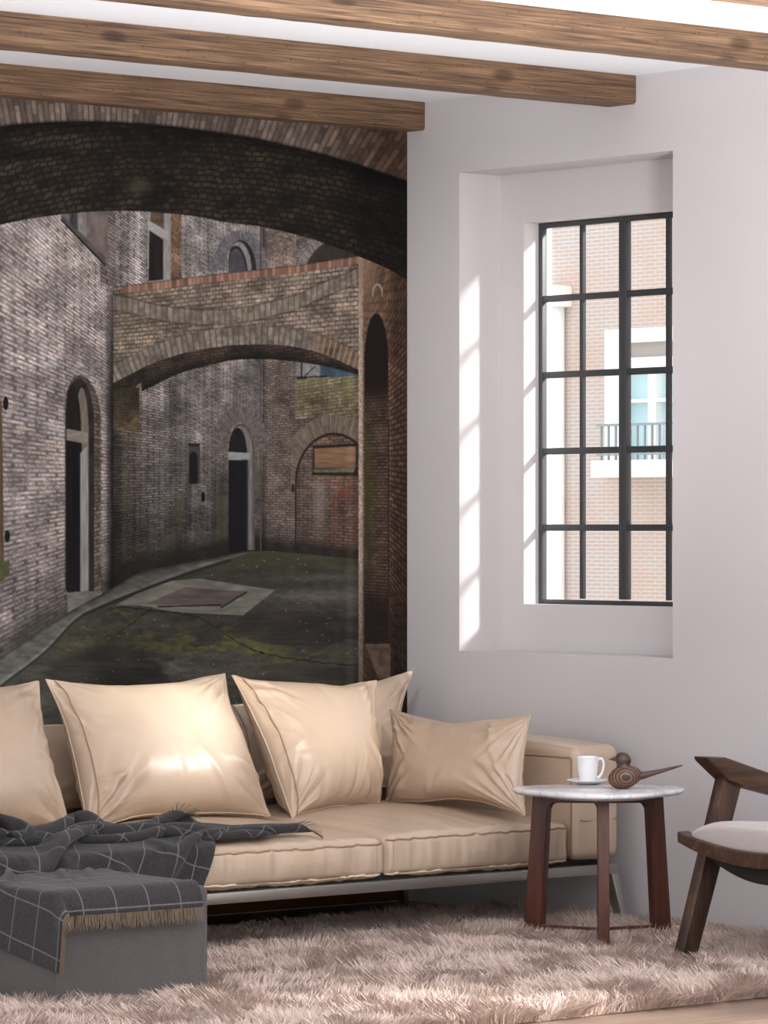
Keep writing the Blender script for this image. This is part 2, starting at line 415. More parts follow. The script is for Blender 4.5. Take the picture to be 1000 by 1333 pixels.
        m = sst(11, 9.5, dt) * sst(155, 160, u)
        c = mixc(c, hc, m)
        return c * (1 - .5 * np.exp(-(dt / 1.0) ** 2))[..., None]
    put(B & (V >= TB) & (V < BF), br)
    # ---- left wall close by
    def g_left(u, v, c):
        c = c * (1.04 + .10 * sst(500, 300, v) - .22 * sst(620, 800, v))[..., None]
        fl = floor_l(u)
        c = mixc(c, C(44, 42, 32), np.clip(sst(40, 4, fl - v) * (.35 + .6 * fbm(u / 14, v / 8, 222)), 0, .85))
        ringm = np.exp(-((np.hypot((u - 103) / 36., (v - 545) / 92.) - 1) / .16) ** 2) * (v < 545)
        c = c * (1 - .16 * ringm)[..., None]
        return c * (1 - .55 * sst(132, 147, u) * sst(330, 520, v) - .25 * sst(136, 147, u))[..., None]
    L = (U < 147) & (V < F)
    put(L, wall(393, 621, 60, 3.1, C(152, 141, 135), C(90, 80, 74), 22, grad=g_left, mw=.24, var=.12, vamp=.5, asp=2.6))
    # strip of shaded return between left wall and the bridge, upper right of sill
    put((U >= 130) & (U < 150) & (V < 372), lambda u, v: wall(610, 620, 92, 4.6, C(106, 97, 90), C(58, 50, 46), 24)(u, v))
    # window with dark sill at the top left
    put(inpoly(U, V, [(80, 262), (140, 262), (140, 342), (80, 284)]), lambda u, v: C(104, 92, 86) * (.72 + .5 * fbm(u / 6, v / 12, 231))[..., None])
    put(inpoly(U, V, [(90, 262), (101, 262), (101, 300), (90, 292)]), lambda u, v: np.broadcast_to(C(62, 58, 58), u.shape + (3,)) * (.7 + .6 * vnoise(u / 2, v / 8, 232))[..., None])
    put(inpoly(U, V, [(101, 262), (112, 262), (112, 308), (101, 300)]), lambda u, v: C(128, 120, 116) * (.8 + .3 * vnoise(u / 2, v / 8, 233))[..., None])
    put(inpoly(U, V, [(79, 279), (137, 335), (137, 346), (79, 287)]), lambda u, v: C(84, 77, 74) * (.75 + .4 * fbm(u / 9, v / 9, 234))[..., None])
    put(np.abs((V - 286) - (U - 79) * 1.03) < 1.6 * ((U > 79) & (U < 137)), lambda u, v: np.broadcast_to(C(30, 26, 24), u.shape + (3,)))
    # left door
    put(arch(U, V, 84, 131, 489, 540, 772, .35) & (V < 772), wall(393, 621, 49, 3.1, C(98, 86, 76), C(54, 46, 40), 25, mw=.2))
    put(arch(U, V, 86, 122, 493, 545, 775, .3), lambda u, v: C(46, 38, 34) * (.55 + .7 * fbm(u / 9, v / 12, 251))[..., None])
    put(arch(U, V, 99, 115, 505, 560, 775, .8), lambda u, v: C(112, 100, 88) * (.75 + .4 * fbm(u / 3, v / 16, 252))[..., None])
    put(arch(U, V, 85, 105, 500, 552, 775, .7), lambda u, v: C(30, 25, 25) * (.6 + .6 * fbm(u / 9, v / 9, 253))[..., None])
    put(inpoly(U, V, [(86, 558), (114, 563), (114, 578), (86, 573)]), lambda u, v: C(128, 118, 106) * (.8 + .35 * fbm(u / 7, v / 2, 254))[..., None])
    put(inpoly(U, V, [(87, 574), (106, 578), (104, 768), (87, 771)]), lambda u, v: C(18, 14, 17) * (.7 + .8 * fbm(u / 4, v / 60, 255))[..., None])
    put(inpoly(U, V, [(104, 590), (114, 579), (115, 768), (104, 770)]), lambda u, v: C(142, 137, 132) * (.74 + .4 * fbm(u / 2.5, v / 30, 256))[..., None])
    put(inpoly(U, V, [(87, 771), (131, 769), (134, 774), (88, 797)]), lambda u, v: C(104, 99, 92) * (.78 + .4 * fbm(u / 9, v / 3, 257))[..., None])
    # timber of a window at the extreme left, with iron catches
    put(inpoly(U, V, [(-22, 520), (2, 522), (5, 755), (-22, 765)]), lambda u, v: C(92, 74, 54) * (.7 + .5 * fbm(u / 2.5, v / 40, 26))[..., None])
    put(inpoly(U, V, [(-22, 735), (12, 730), (12, 748), (-22, 775)]), lambda u, v: C(78, 78, 50) * (.8 + .4 * fbm(u / 6, v / 6, 261))[..., None])
    for (hx, hy, hh) in ((7, 525, 9), (9, 698, 8)):
        put(((U - hx) / 3.5) ** 2 + ((V - hy) / hh) ** 2 < 1, lambda u, v: np.broadcast_to(C(24, 20, 18), u.shape + (3,)))
    # ---- ground
    def ground(u, v):
        n = fbm(u / 40, v / 12, 31); n2 = fbm(u / 9, v / 3, 32); n3 = vnoise(u / 1.5, v / 1.2, 33)
        c = C(66, 62, 55) * (.60 + .5 * n + .35 * (n2 - .5) + .22 * (n3 - .5))[..., None]
        moss = sst(.44, .62, fbm(u / 30, v / 13, 34)) * (np.exp(-((u - 250) / 75) ** 2 - ((v - 836) / 24) ** 2) + np.exp(-((u - 165) / 28) ** 2 - ((v - 797) / 9) ** 2) + .55 * np.exp(-((u - 350) / 90) ** 2 - ((v - 850) / 18) ** 2) + .5 * np.exp(-((u - 380) / 90) ** 2 - ((v - 738) / 12) ** 2) + .5 * np.exp(-((u - 100) / 40) ** 2 - ((v - 860) / 40) ** 2))
        c = mixc(c, C(80, 77, 42) * (.7 + .6 * n2)[..., None], np.clip(moss * 1.0, 0, .7))
        lt = np.exp(-((u - 410) / 75) ** 2 - ((v - 776) / 9) ** 2) * .55 + np.exp(-((u - 222) / 40) ** 2 - ((v - 868) / 17) ** 2) * .5 + np.exp(-((u - 420) / 60) ** 2 - ((v - 752) / 5) ** 2) * .3
        c = mixc(c, C(118, 112, 102) * (.75 + .5 * n2)[..., None], np.clip(lt, 0, 1))
        w = u + 60 * (fbm(u / 32, v / 12, 35) - .5); x = v + 26 * (fbm(u / 24, v / 11, 36) - .5)
        dark = np.maximum(sst(1.08, .85, np.hypot((w - 140) / 82, (x - 882) / 46)), sst(1.05, .9, np.hypot((w - 395) / 92, (x - 818) / 26)))
        dark = np.maximum(dark, .8 * sst(1.05, .9, np.hypot((w - 400) / 92, (x - 886) / 26)))
        c = mixc(c, C(52, 47, 42) * (.62 + .5 * n + .4 * (fbm(u / 60, v / 1.2, 37) - .5))[..., None], dark * .75)
        far = sst(760, 722, v); c = mixc(c, C(54, 56, 36) * (.7 + .6 * n)[..., None], far * .6)
        sp = (hsh(np.floor(u / 1.4), np.floor(v / 1.2), 38) > .9965) & (fbm(u / 40, v / 25, 39) > .46)
        return np.where(sp[..., None], C(126, 121, 112), c)
    G = V >= F
    put(G, ground)
    put(G & inpoly(U, V, [(150, 788), (205, 758), (258, 753), (358, 768), (316, 801), (228, 797), (190, 789)]), lambda u, v: C(112, 108, 96) * (.70 + .5 * fbm(u / 22, v / 5, 40))[..., None])
    put(G & inpoly(U, V, [(190, 786), (242, 764), (321, 770), (288, 790), (250, 789)]), lambda u, v: C(92, 82, 74) * (.70 + .5 * fbm(u / 30, v / 2.5, 41))[..., None])
    put(G & (np.abs(V - 790.5 + (U - 288) * .6) < 1.2) & (U > 287) & (U < 321) | G & (np.abs(V - 790 + .03 * (U - 200)) < .9) & (U > 205) & (U < 288), lambda u, v: np.broadcast_to(C(30, 26, 23), u.shape + (3,)))
    for a in ([(150, 790), (230, 798), (262, 806), (330, 846), (400, 860), (470, 868)], [(196, 792), (170, 812), (150, 828)]):
        cf = crv(a if a[0][0] < a[-1][0] else a[::-1]); cu = cf(U) + 5 * (fbm(U / 7, V / 7, 42) - .5)
        put(G & (np.abs(V - cu) < .8) & (U > min(a[0][0], a[-1][0])) & (U < max(a[0][0], a[-1][0])), lambda u, v: np.broadcast_to(C(32, 28, 24), u.shape + (3,)))
    K = kerb_l(U)
    put(G & (V < K) & (U < 345), lambda u, v: C(98, 95, 87) * (.58 + .45 * fbm(u / 12, v / 5, 43) - .28 * sst(6, 0, v - floor_l(u)) + .18 * sst(7, 2, kerb_l(u) - v))[..., None])
    put(G & (np.abs(V - K - 2) < 2.2) & (U < 300), lambda u, v: np.broadcast_to(C(40, 37, 32), u.shape + (3,)))
    # ---- right pillar with its niche
    ptop = crv([(460, 331), (467, 333), (488, 342), (509, 350), (540, 366)])
    Pm = (U >= 466.5) & (V > ptop(U))
    def pil(u, v):
        d = np.maximum(u - 395, 8)
        tone, mo = bricks(1700. / d * 2.2, (v - 600) / (d * .058), 44, .24, 2.2)
        n = fbm(u / 9, v / 22, 441)
        c = C(108, 82, 65) * (.72 + .34 * (tone - .5) + .55 * (n - .5) + .25)[..., None]
        c = mixc(c, C(46, 34, 27) + 0 * c, mo * .75)
        c = mixc(c, c * C(150, 140, 135), sst(503, 516, u) * .8)
        c = c * (1.08 - .38 * sst(620, 860, v))[..., None]
        edge = sst(474, 470, u)
        c = mixc(c, C(176, 158, 138) * (.72 + .5 * vnoise(u, v / 2.2, 442))[..., None], edge * (.85 - .4 * sst(700, 870, v)))
        up = sst(430, 340, v) * sst(505, 470, u)
        return mixc(c, C(146, 116, 98) * (.75 + .45 * fbm(u / 2, v / 6, 443))[..., None], up * .8)
    put(Pm, pil)
    def niche(u, v):
        c = wall(-900, 640, 330, 40., C(80, 64, 50), C(38, 30, 25), 45, mw=.22)(u, v)
        c = mixc(c, C(66, 62, 34) * (.6 + .6 * fbm(u / 5, v / 12, 451))[..., None], sst(492, 478, u) * sst(520, 640, v) * sst(780, 700, v) * .75)
        c = mixc(c, C(24, 17, 15) + 0 * c, np.clip(sst(545, 490, v) + .75 * sst(740, 800, v), 0, .93))
        return c
    put(arch(U, V, 474, 505, 408, 470, 838), niche)
    put((np.abs(U - 505.5) < 1.1) & (V > 545) & (V < 842), lambda u, v: np.broadcast_to(C(46, 32, 25), u.shape + (3,)))
    put(inpoly(U, V, [(475, 838), (508, 838), (508, 882), (492, 884)]), lambda u, v: C(98, 78, 64) * (.6 + .6 * fbm(u / 8, v / 5, 46))[..., None])
    put(arch(U, V, 484, 498, 369, 380, 386) & ~arch(U, V, 486, 496, 372, 382, 387), lambda u, v: np.broadcast_to(C(150, 124, 108), u.shape + (3,)))
    # ---- the near arch across the top
    rf = crv([(-180, 205), (-60, 176), (0, 165), (34, 161), (112, 158), (196, 162), (280, 172), (336, 181), (392, 194), (448, 209), (530, 236)])
    sf = crv([(-180, 352), (-60, 311), (0, 293), (45, 284), (100, 277), (157, 274.5), (195, 276), (250, 281), (290, 289), (344, 296), (411, 313), (467, 334), (509, 352), (540, 372)])
    RF, SF = rf(U), sf(U)
    def soffit(u, v):
        x = (v - rf(u)) / np.maximum(sf(u) - rf(u), 5)
        tone, mo = bricks(u / 6.2 + 5 * x + .9 * fbm(u / 14, v / 14, 475), x * 15 + .012 * (u - 200) + .9 * fbm(u / 12, v / 12, 476), 47, .2, 1.7)
        n = fbm(u / 34, v / 20, 471)
        c = C(60, 51, 40) * (.52 + .30 * (tone - .5) + 1.0 * (n - .5) + .5 * (fbm(u / 3, v / 3, 472) - .5) + .22)[..., None]
        c = mixc(c, C(20, 16, 13) + 0 * c, mo * .75)
        c = c * (1 - .5 * sst(.22, 0, x) - .45 * sst(380, 520, u))[..., None]
        band = np.exp(-((x - .42 - .0006 * (u - 200)) / .05) ** 2) * sst(150, 40, u)
        c = c * (1 - .5 * band)[..., None]
        lump = np.exp(-((u - 180) / 15) ** 2 - ((v - 242) / 9) ** 2)
        return mixc(c, C(70, 61, 49) * (.7 + .5 * n)[..., None], np.clip(lump * 1.1, 0, .8)) 
    put((V >= RF) & (V < SF), soffit)
    def vous(u, v):
        ang = np.arctan2(760 - v, u - 130)
        t = ang * 84; ft = t - np.floor(t); h = rf(u) - v
        tone = hsh(np.floor(t), np.floor(h / 24 + .5 * (np.floor(t) % 2)), 48)
        c = C(120, 104, 93) * (.66 + .44 * tone + .4 * (fbm(u / 4, v / 8, 481) - .5))[..., None]
        c = mixc(c, C(66, 56, 49) + 0 * c, (1 - sst(.05, .22, np.minimum(ft, 1 - ft))) * .7)
        c = mixc(c, c * C(190, 165, 145), sst(380, 520, u))
        return c * (1 - .4 * sst(4, 0, h))[..., None]
    put(V < RF, vous)
    # the brown skirting board of the print
    put(V > 1040, lambda u, v: C(112, 70, 36) * (.75 + .4 * fbm(u / 60, v / 2, 49))[..., None])
    return np.clip(out, 0.004, 1)
M = {}
M['wall'] = paint('wall_paint', rgb(202, 196, 197))
M['ceiling'] = paint('ceiling_paint', rgb(240, 242, 246))
M['beam'] = wood('old_beam_wood', [(.28, rgb(40, 27, 19)), (.42, rgb(80, 58, 41)), (.52, rgb(114, 86, 62)), (.66, rgb(146, 115, 86))], 0, 1.0, .75, .8, .9, .008, 105, .62)
M['walnut'] = wood('red_brown_walnut', [(.3, rgb(50, 25, 18)), (.5, rgb(80, 43, 31)), (.7, rgb(102, 59, 42))], 2, 1.3, .42, 0, .1)
M['darkwood'] = wood('dark_oiled_wood', [(.3, rgb(26, 17, 13)), (.48, rgb(56, 36, 25)), (.62, rgb(88, 60, 41)), (.75, rgb(118, 84, 56))], 0, .9, .4, 0, .25)
M['darkwood_leg'] = wood('dark_oiled_wood_upright', [(.3, rgb(26, 17, 13)), (.48, rgb(52, 34, 24)), (.62, rgb(80, 55, 38)), (.75, rgb(106, 76, 52))], 2, .9, .4, 0, .25)
def mk_floor():
    t = NT('oak_floor', .6)
    v = t.coord('Object', (1, 1, 1))
    br = t.n('TexBrick'); br.offset = .37; br.inputs['Scale'].default_value = 1.0
    br.inputs['Brick Width'].default_value = 1.6; br.inputs['Row Height'].default_value = .16; br.inputs['Mortar Size'].default_value = .0016
    br.inputs['Color1'].default_value = rgb(132, 109, 95); br.inputs['Color2'].default_value = rgb(122, 100, 86); br.inputs['Mortar'].default_value = rgb(96, 70, 54)
    t.l(v, br.inputs['Vector'])
    g = t.noise(t.coord('Object', (2.2, 46, 40)), 1.0, 6, .6, .4)
    c = t.mix(br.outputs[0], t.ramp(g, [(.3, (.62, .56, .5, 1)), (.6, (1, 1, 1, 1))]), .6, 'MULTIPLY')
    t.base(c); t.bump(g, .08, .002)
    return t.m
M['floor'] = mk_floor()
def mk_leather(name, c1, c2, bs=.10):
    t = NT(name, .38)
    v = t.coord('Object')
    t.base(t.mix(c1, c2, t.noise(v, 5, 4)))
    vo = t.n('TexVoronoi'); vo.inputs['Scale'].default_value = 420; t.l(v, vo.inputs['Vector'])
    h = t.math('ADD', t.math('MULTIPLY', vo.outputs['Distance'], .3), t.math('MULTIPLY', t.noise(v, 26, 4, .6, .8), 1.0))
    t.bump(h, bs, .01)
    t.b.inputs['Coat Weight'].default_value = .22; t.b.inputs['Coat Roughness'].default_value = .30
    return t.m
M['leather'] = mk_leather('tan_leather', rgb(197, 175, 154), rgb(189, 165, 142))
M['stitch'] = NT('pale_stitching', .7, 0, rgb(226, 204, 176)).m
M['seam'] = NT('leather_seam', .6, 0, rgb(158, 126, 100)).m
M['steel'] = NT('brushed_steel', .34, .9, rgb(178, 176, 170)).m
M['black'] = NT('black_webbing', .8, 0, rgb(26, 22, 20)).m
M['iron'] = NT('black_window_steel', .45, .2, rgb(64, 65, 67)).m
def mk_fabric(name, c1, c2, sc=420, bs=.3):
    t = NT(name, .95); v = t.coord('Object')
    w = t.noise(v, sc, 2, .7); l = t.noise(v, 9, 4)
    c = t.mix(c1, c2, t.ramp(w, [(.35, (0, 0, 0, 1)), (.65, (1, 1, 1, 1))]))
    t.base(t.mix(c, (.82, .80, .80, 1), t.math('MULTIPLY', l, .4), 'MULTIPLY'))
    t.bump(w, bs, .002); t.b.inputs['Sheen Weight'].default_value = .15
    return t.m
M['grey_fabric'] = mk_fabric('grey_upholstery', rgb(92, 86, 86), rgb(74, 69, 69))
M['seat_fabric'] = mk_fabric('oatmeal_linen', rgb(186, 178, 174), rgb(168, 160, 156))
def mk_plaid():
    t = NT('charcoal_plaid_wool', .98)
    uv = t.n('UVMap'); uv.uv_map = 'weave'
    sp = t.n('SeparateXYZ'); t.l(uv.outputs[0], sp.inputs[0])
    def line(ch, w):
        f = t.math('FRACT', t.math('DIVIDE', sp.outputs[ch], .11))
        d = t.math('ABSOLUTE', t.math('SUBTRACT', f, .5))
        return t.math('LESS_THAN', d, w)
    ln = t.math('MAXIMUM', line(0, .019), line(1, .019))
    n = t.noise(t.coord('Object'), 210, 4, .85)
    v2 = t.n('Mapping'); v2.inputs['Scale'].default_value = (300, 300, 1); t.l(uv.outputs[0], v2.inputs[0])
    wv = t.noise(v2.outputs[0], 1.0, 2, .6)
    dark = t.mix(rgb(20, 19, 20), rgb(60, 57, 58), t.ramp(n, [(.36, (0, 0, 0, 1)), (.66, (1, 1, 1, 1))]))
    line_col = t.mix(rgb(72, 70, 70), rgb(128, 124, 122), n)  # paler yarn of the plaid lines
    t.base(t.mix(dark, line_col, t.math('MULTIPLY', ln, t.ramp(wv, [(.25, (.35, .35, .35, 1)), (.55, (1, 1, 1, 1))]))))
    t.bump(n, .5, .003); t.b.inputs['Sheen Weight'].default_value = .12
    return t.m
M['plaid'] = mk_plaid()
M['fringe'] = NT('wool_fringe', .95, 0, rgb(112, 97, 80)).m
def mk_pile():
    t = NT('shag_pile', .8)
    g = t.n('NewGeometry')
    c = t.ramp(g.outputs['Random Per Island'], [(0, rgb(180, 156, 144)), (.5, rgb(202, 180, 168)), (1, rgb(217, 198, 186))])
    t.base(c); t.b.inputs['Sheen Weight'].default_value = .2
    return t.m
M['pile'] = mk_pile()
M['rugbase'] = NT('rug_backing', .95, 0, rgb(170, 146, 132)).m
def mk_marble():
    t = NT('white_marble', .18)
    v = t.coord('Object')
    n = t.noise(v, 5.5, 7, .62, 1.6)
    vein = t.ramp(n, [(.40, rgb(232, 230, 230)), (.47, rgb(224, 222, 224)), (.5, rgb(188, 186, 192)), (.53, rgb(226, 224, 226)), (.62, rgb(234, 233, 233))])
    t.base(t.mix(vein, rgb(200, 198, 202), t.math('MULTIPLY', t.noise(v, 3, 3), .35)))
    return t.m
M['marble'] = mk_marble()
def mk_porc():
    t = NT('white_porcelain', .12, 0, rgb(240, 240, 242)); t.b.inputs['Coat Weight'].default_value = .4
    return t.m
M['porcelain'] = mk_porc()
def mk_birdwood():
    t = NT('turned_bird_wood', .42)
    v = t.coord('Object', (1, 1, 1))
    d = t.n('VectorMath'); d.operation = 'LENGTH'
    mp = t.coord('Object', (1, .55, 1.25)); t.l(mp, d.inputs[0])
    w = t.math('ADD', d.outputs['Value'], t.math('MULTIPLY', t.noise(v, 22, 3), .006))
    s = t.math('SINE', t.math('MULTIPLY', w, 900))
    c = t.ramp(t.math('ADD', t.math('MULTIPLY', s, .5), .5), [(.1, rgb(62, 46, 40)), (.55, rgb(112, 84, 68)), (.95, rgb(134, 102, 82))])
    t.base(t.mix(c, (.7, .62, .6, 1), t.noise(v, 40, 3), 'MULTIPLY'))
    return t.m
M['birdwood'] = mk_birdwood()
M['birddark'] = wood('bird_dark_wood', [(.3, rgb(46, 32, 28)), (.55, rgb(84, 62, 52)), (.75, rgb(108, 82, 66))], 0, 6, .4, 0, .1)
def mk_glass():
    t = NT('window_glass', .0)
    tr = t.n('BsdfTransparent'); gl = t.n('BsdfGlossy'); gl.inputs['Roughness'].default_value = .02
    tr.inputs[0].default_value = (.95, .97, .97, 1)
    lw = t.n('LayerWeight'); lw.inputs[0].default_value = .5
    fr = t.math('ADD', t.math('MULTIPLY', t.math('POWER', lw.outputs['Facing'], 4.0), .45), .03)
    mx = t.n('MixShader'); t.l(fr, mx.inputs[0]); t.l(tr.outputs[0], mx.inputs[1]); t.l(gl.outputs[0], mx.inputs[2])
    t.l(mx.outputs[0], t.out.inputs[0])
    return t.m
M['glass'] = mk_glass()
def mk_brick_out():
    t = NT('pale_red_brickwork', .9)
    v = t.coord('Object', (1, 1, 1), (PI / 2, 0, PI / 2))
    tc = t.n('TexCoord'); sp = t.n('SeparateXYZ'); t.l(tc.outputs['Object'], sp.inputs[0])
    cb = t.n('CombineXYZ'); t.l(sp.outputs[1], cb.inputs[0]); t.l(sp.outputs[2], cb.inputs[1])
    br = t.n('TexBrick'); br.offset = .5; br.inputs['Scale'].default_value = 1
    br.inputs['Brick Width'].default_value = .15; br.inputs['Row Height'].default_value = .042; br.inputs['Mortar Size'].default_value = .005; br.inputs['Mortar Smooth'].default_value = .3
    br.inputs['Color1'].default_value = rgb(196, 176, 168); br.inputs['Color2'].default_value = rgb(190, 180, 177); br.inputs['Mortar'].default_value = rgb(220, 212, 207)
    t.l(cb.outputs[0], br.inputs['Vector'])
    n = t.noise(tc.outputs['Object'], .9, 4)
    c = t.mix(br.outputs[0], rgb(202, 154, 124), t.math('MULTIPLY', t.ramp(n, [(.45, (0, 0, 0, 1)), (.7, (1, 1, 1, 1))]), .5))
    t.base(c); t.bump(br.outputs['Fac'], -.3, .01)
    return t.m
M['brick_out'] = mk_brick_out()
M['white_paint'] = NT('white_render', .8, 0, rgb(240, 240, 238)).m
M['pane_out'] = NT('pale_blue_pane', .08, 0, rgb(190, 220, 226)).m
M['rail_out'] = NT('grey_rail', .5, .3, rgb(150, 156, 160)).m
M['paving'] = paint('pale_paving', rgb(206, 200, 192))
def mk_print():
    t = NT('printed_picture', .82)
    a = t.n('VertexColor'); a.layer_name = 'print'
    g = t.n('MixRGB'); g.blend_type = 'MULTIPLY'; g.inputs[0].default_value = 1; g.inputs[2].default_value = (PRINT_GAIN * .97, PRINT_GAIN, PRINT_GAIN * 1.05, 1)
    t.l(a.outputs[0], g.inputs[1]); t.base(g.outputs[0])
    t.b.inputs['Specular IOR Level'].default_value = .15
    return t.m
PRINT_GAIN = .98
M['print'] = mk_print()
# ================================================================== the setting
H = 2.839                                    # ceiling height; corner of the two walls at x = 0, y = 0
def layer_wall(V, Fc, x0, x1, ys, zs, holes):
    """a slab between x0 and x1 cut by rectangular holes (y0, y1, z0, z1)"""
    ys = sorted(set(ys + [h[0] for h in holes] + [h[1] for h in holes])); zs = sorted(set(zs + [h[2] for h in holes] + [h[3] for h in holes]))
    ny, nz = len(ys) - 1, len(zs) - 1
    def solid(i, k):
        if i < 0 or k < 0 or i >= ny or k >= nz: return False
        cy, cz = (ys[i] + ys[i + 1]) / 2, (zs[k] + zs[k + 1]) / 2
        return not any(h[0] < cy < h[1] and h[2] < cz < h[3] for h in holes)
    def q(a, b, c, d):
        n = len(V); V.extend([a, b, c, d]); Fc.append((n, n + 1, n + 2, n + 3))
    for i in range(ny):
        for k in range(nz):
            if not solid(i, k): continue
            a, b, c, d = ys[i], ys[i + 1], zs[k], zs[k + 1]
            q((x0, b, c), (x0, a, c), (x0, a, d), (x0, b, d)); q((x1, a, c), (x1, b, c), (x1, b, d), (x1, a, d))
            if not solid(i - 1, k): q((x0, a, c), (x1, a, c), (x1, a, d), (x0, a, d))
            if not solid(i + 1, k): q((x1, b, c), (x0, b, c), (x0, b, d), (x1, b, d))
            if not solid(i, k - 1): q((x0, a, c), (x0, b, c), (x1, b, c), (x1, a, c))
            if not solid(i, k + 1): q((x0, b, d), (x0, a, d), (x1, a, d), (x1, b, d))
YE, XE = -6.9, -5.5
WIN = [(-.405, -1.27, 1.061, 2.404)] + EXTRA_WINDOWS
V, Fc = [], []
outer = [(-1.354, -.283, .897, 2.576)] + [(y1 - .10, y0 + .12, z0 - .16, z1 + .17) for (y0, y1, z0, z1) in EXTRA_WINDOWS]
inner = [(y1, y0, z0, z1) for (y0, y1, z0, z1) in WIN]
layer_wall(V, Fc, 0.0, .195, [YE, 0.12], [-.02, H + .12], outer)
layer_wall(V, Fc, .195, .33, [YE, 0.12], [-.02, H + .12], inner)
struct(mesh('wall_right', V, Fc, M['wall']))
struct(box('sun_blocker', (.331, -1.75, -3.0), (1.03, -1.47, 4.2), M['brick_out']))  # unseen pier added outside to keep the sun off the mural
struct(box('wall_back', (XE, 0, -.02), (0.0, .12, H + .12), M['wall']))
struct(box('floor', (XE, YE, -.12), (0.0, 0, 0), M['floor']))
struct(box('ceiling', (XE, YE, H), (0.0, 0, H + .12), M['ceiling']))

def make_window(name, y0, y1, z0, z1, rows=5):
    root = bpy.data.objects.new(name, None); link(root); struct(root); root.location = (.275, (y0 + y1) / 2, z0)
    xa, xb = .264, .288
    bm = bmesh.new(); fw = .020
    bm_box(bm, (xa, y1, z0), (xb, y1 + fw, z1), .003); bm_box(bm, (xa, y0 - fw, z0), (xb, y0, z1), .003)
    bm_box(bm, (xa, y1 + fw, z0), (xb, y0 - fw, z0 + fw * .8), .003); bm_box(bm, (xa, y1 + fw, z1 - fw), (xb, y0 - fw, z1), .003)
    ym = (y0 + y1) / 2
    bm_box(bm, (xa - .004, ym - .018, z0 + .02), (xb, ym + .018, z1 - .02), .003)
    o1 = from_bm('frame', bm, M['iron'], root, True, .6)
    bm = bmesh.new(); hb = .008
    for yc in ((y0 - fw + ym + .018) / 2, (y1 + fw + ym - .018) / 2):
        bm_box(bm, (xa + .003, yc - hb, z0 + .02), (xb - .003, yc + hb, z1 - .02), .002)
    zz = [z0 + (z1 - z0) * k / rows for k in range(1, rows)]
    for zc in zz:
        bm_box(bm, (xa + .002, y1 + .02, zc - .0115), (xb - .003, y0 - .02, zc + .0115), .002)
    o2 = from_bm('glazing_bars', bm, M['iron'], root, True, .6)
    o3 = box('glass', (.276, y1 + .02, z0 + .02), (.279, y0 - .02, z1 - .02), M['glass'], root)
    bm = bmesh.new(); bm_box(bm, (xa - .022, ym - .012, 1.62), (xa - .006, ym + .006, 1.74), .004)
    rebase(root, [o1, o2, o3]); bm.free()
    return root
for k, (y0, y1, z0, z1) in enumerate(WIN): make_window('window_%d' % (k + 1), y0, y1, z0, z1)  # all but the first are added out of view to admit sun

# ceiling beams run along the mural wall, all at the same spacing
def make_beam(y0, y1, zb, label, seed, x1=0.0):
    rng = np.random.RandomState(seed); n = 70
    xs = np.linspace(XE, x1, n); V = []; Fc = []
    prof = [(y0, H), (y0, zb + .008), (y0 + .008, zb), (y1 - .008, zb), (y1, zb + .008), (y1, H)]
    for i, x in enumerate(xs):
        for (py, pz) in prof:
            j = .0005 * rng.randn() if pz < H else 0
            V.append((x, py + (.0004 * rng.randn() if pz < H and py != y1 else 0), pz + j))
    k = len(prof)
    for i in range(n - 1):
        for j in range(k):
            Fc.append((i * k + j, i * k + (j + 1) % k, (i + 1) * k + (j + 1) % k, (i + 1) * k + j))
    Fc.append(tuple(range(k))); Fc.append(tuple((n - 1) * k + j for j in range(k))[::-1])
    o = mesh('ceiling_beam', V, Fc, M['beam'], None, True, .5)
    o.data.transform(Matrix.Translation((-.0, -y0, -zb))); o.location = (0, y0, zb)
    return tag(o, label, 'beam', 'rough wooden ceiling beams')
make_beam(-.098, -.001, 2.739, 'rough wooden ceiling beam right above the brick mural, lowest in the view', 1)
make_beam(-1.178, -1.036, 2.744, 'rough wooden ceiling beam ending on the white wall above the window, second out from the mural', 2)
make_beam(-2.255, -2.113, 2.744, 'rough knotted wooden ceiling beam crossing the top edge to the right, third out from the mural', 3)
make_beam(-3.332, -3.172, 2.744, 'wooden ceiling beam of which only a sliver shows in the top right corner', 4)

# the brick house across the street, seen through the panes
hx = 20.0
hs = thing('brick_building', 'pale red brick house with white window surround seen through the window panes', 'building', (hx, 8, -3))
def houseplate(name, y0, y1, z0, z1, x0, x1, m, parent=None):
    return box(name, (x0, y0, z0), (x1, y1, z1), m, parent or hs)
V, Fc = [], []
layer_wall(V, Fc, hx, hx + .4, [8, 32], [-3, 9], [(18.2, 20.12, 1.87, 3.43)])
mesh('wall', V, Fc, M['brick_out'], hs)
bm = bmesh.new()                                                  # white surround of the balcony window
bm_box(bm, (hx - .04, 19.86, 1.87), (hx + .2, 20.14, 3.45)); bm_box(bm, (hx - .04, 18.2, 3.30), (hx + .2, 19.86, 3.45))
bm_box(bm, (hx - .016, 18.2, 3.02), (hx + .2, 19.86, 3.14)); bm_box(bm, (hx - .01, 19.38, 1.87), (hx + .2, 19.5, 3.02))
bm_box(bm, (hx - .006, 18.2, 2.66), (hx + .2, 19.86, 2.70))
from_bm('window_frame', bm, M['white_paint'], hs)
box('panel', (hx + .05, 18.2, 3.12), (hx + .15, 19.9, 3.32), M['seat_fabric'], hs)
box('window_pane', (hx + .1, 18.2, 1.87), (hx + .14, 19.88, 3.04), M['pane_out'], hs)
bm = bmesh.new()
bm_box(bm, (hx - .5, 18.2, 1.86), (hx + .05, 19.86, 2.04)); from_bm('balcony', bm, M['white_paint'], hs)
bm = bmesh.new()
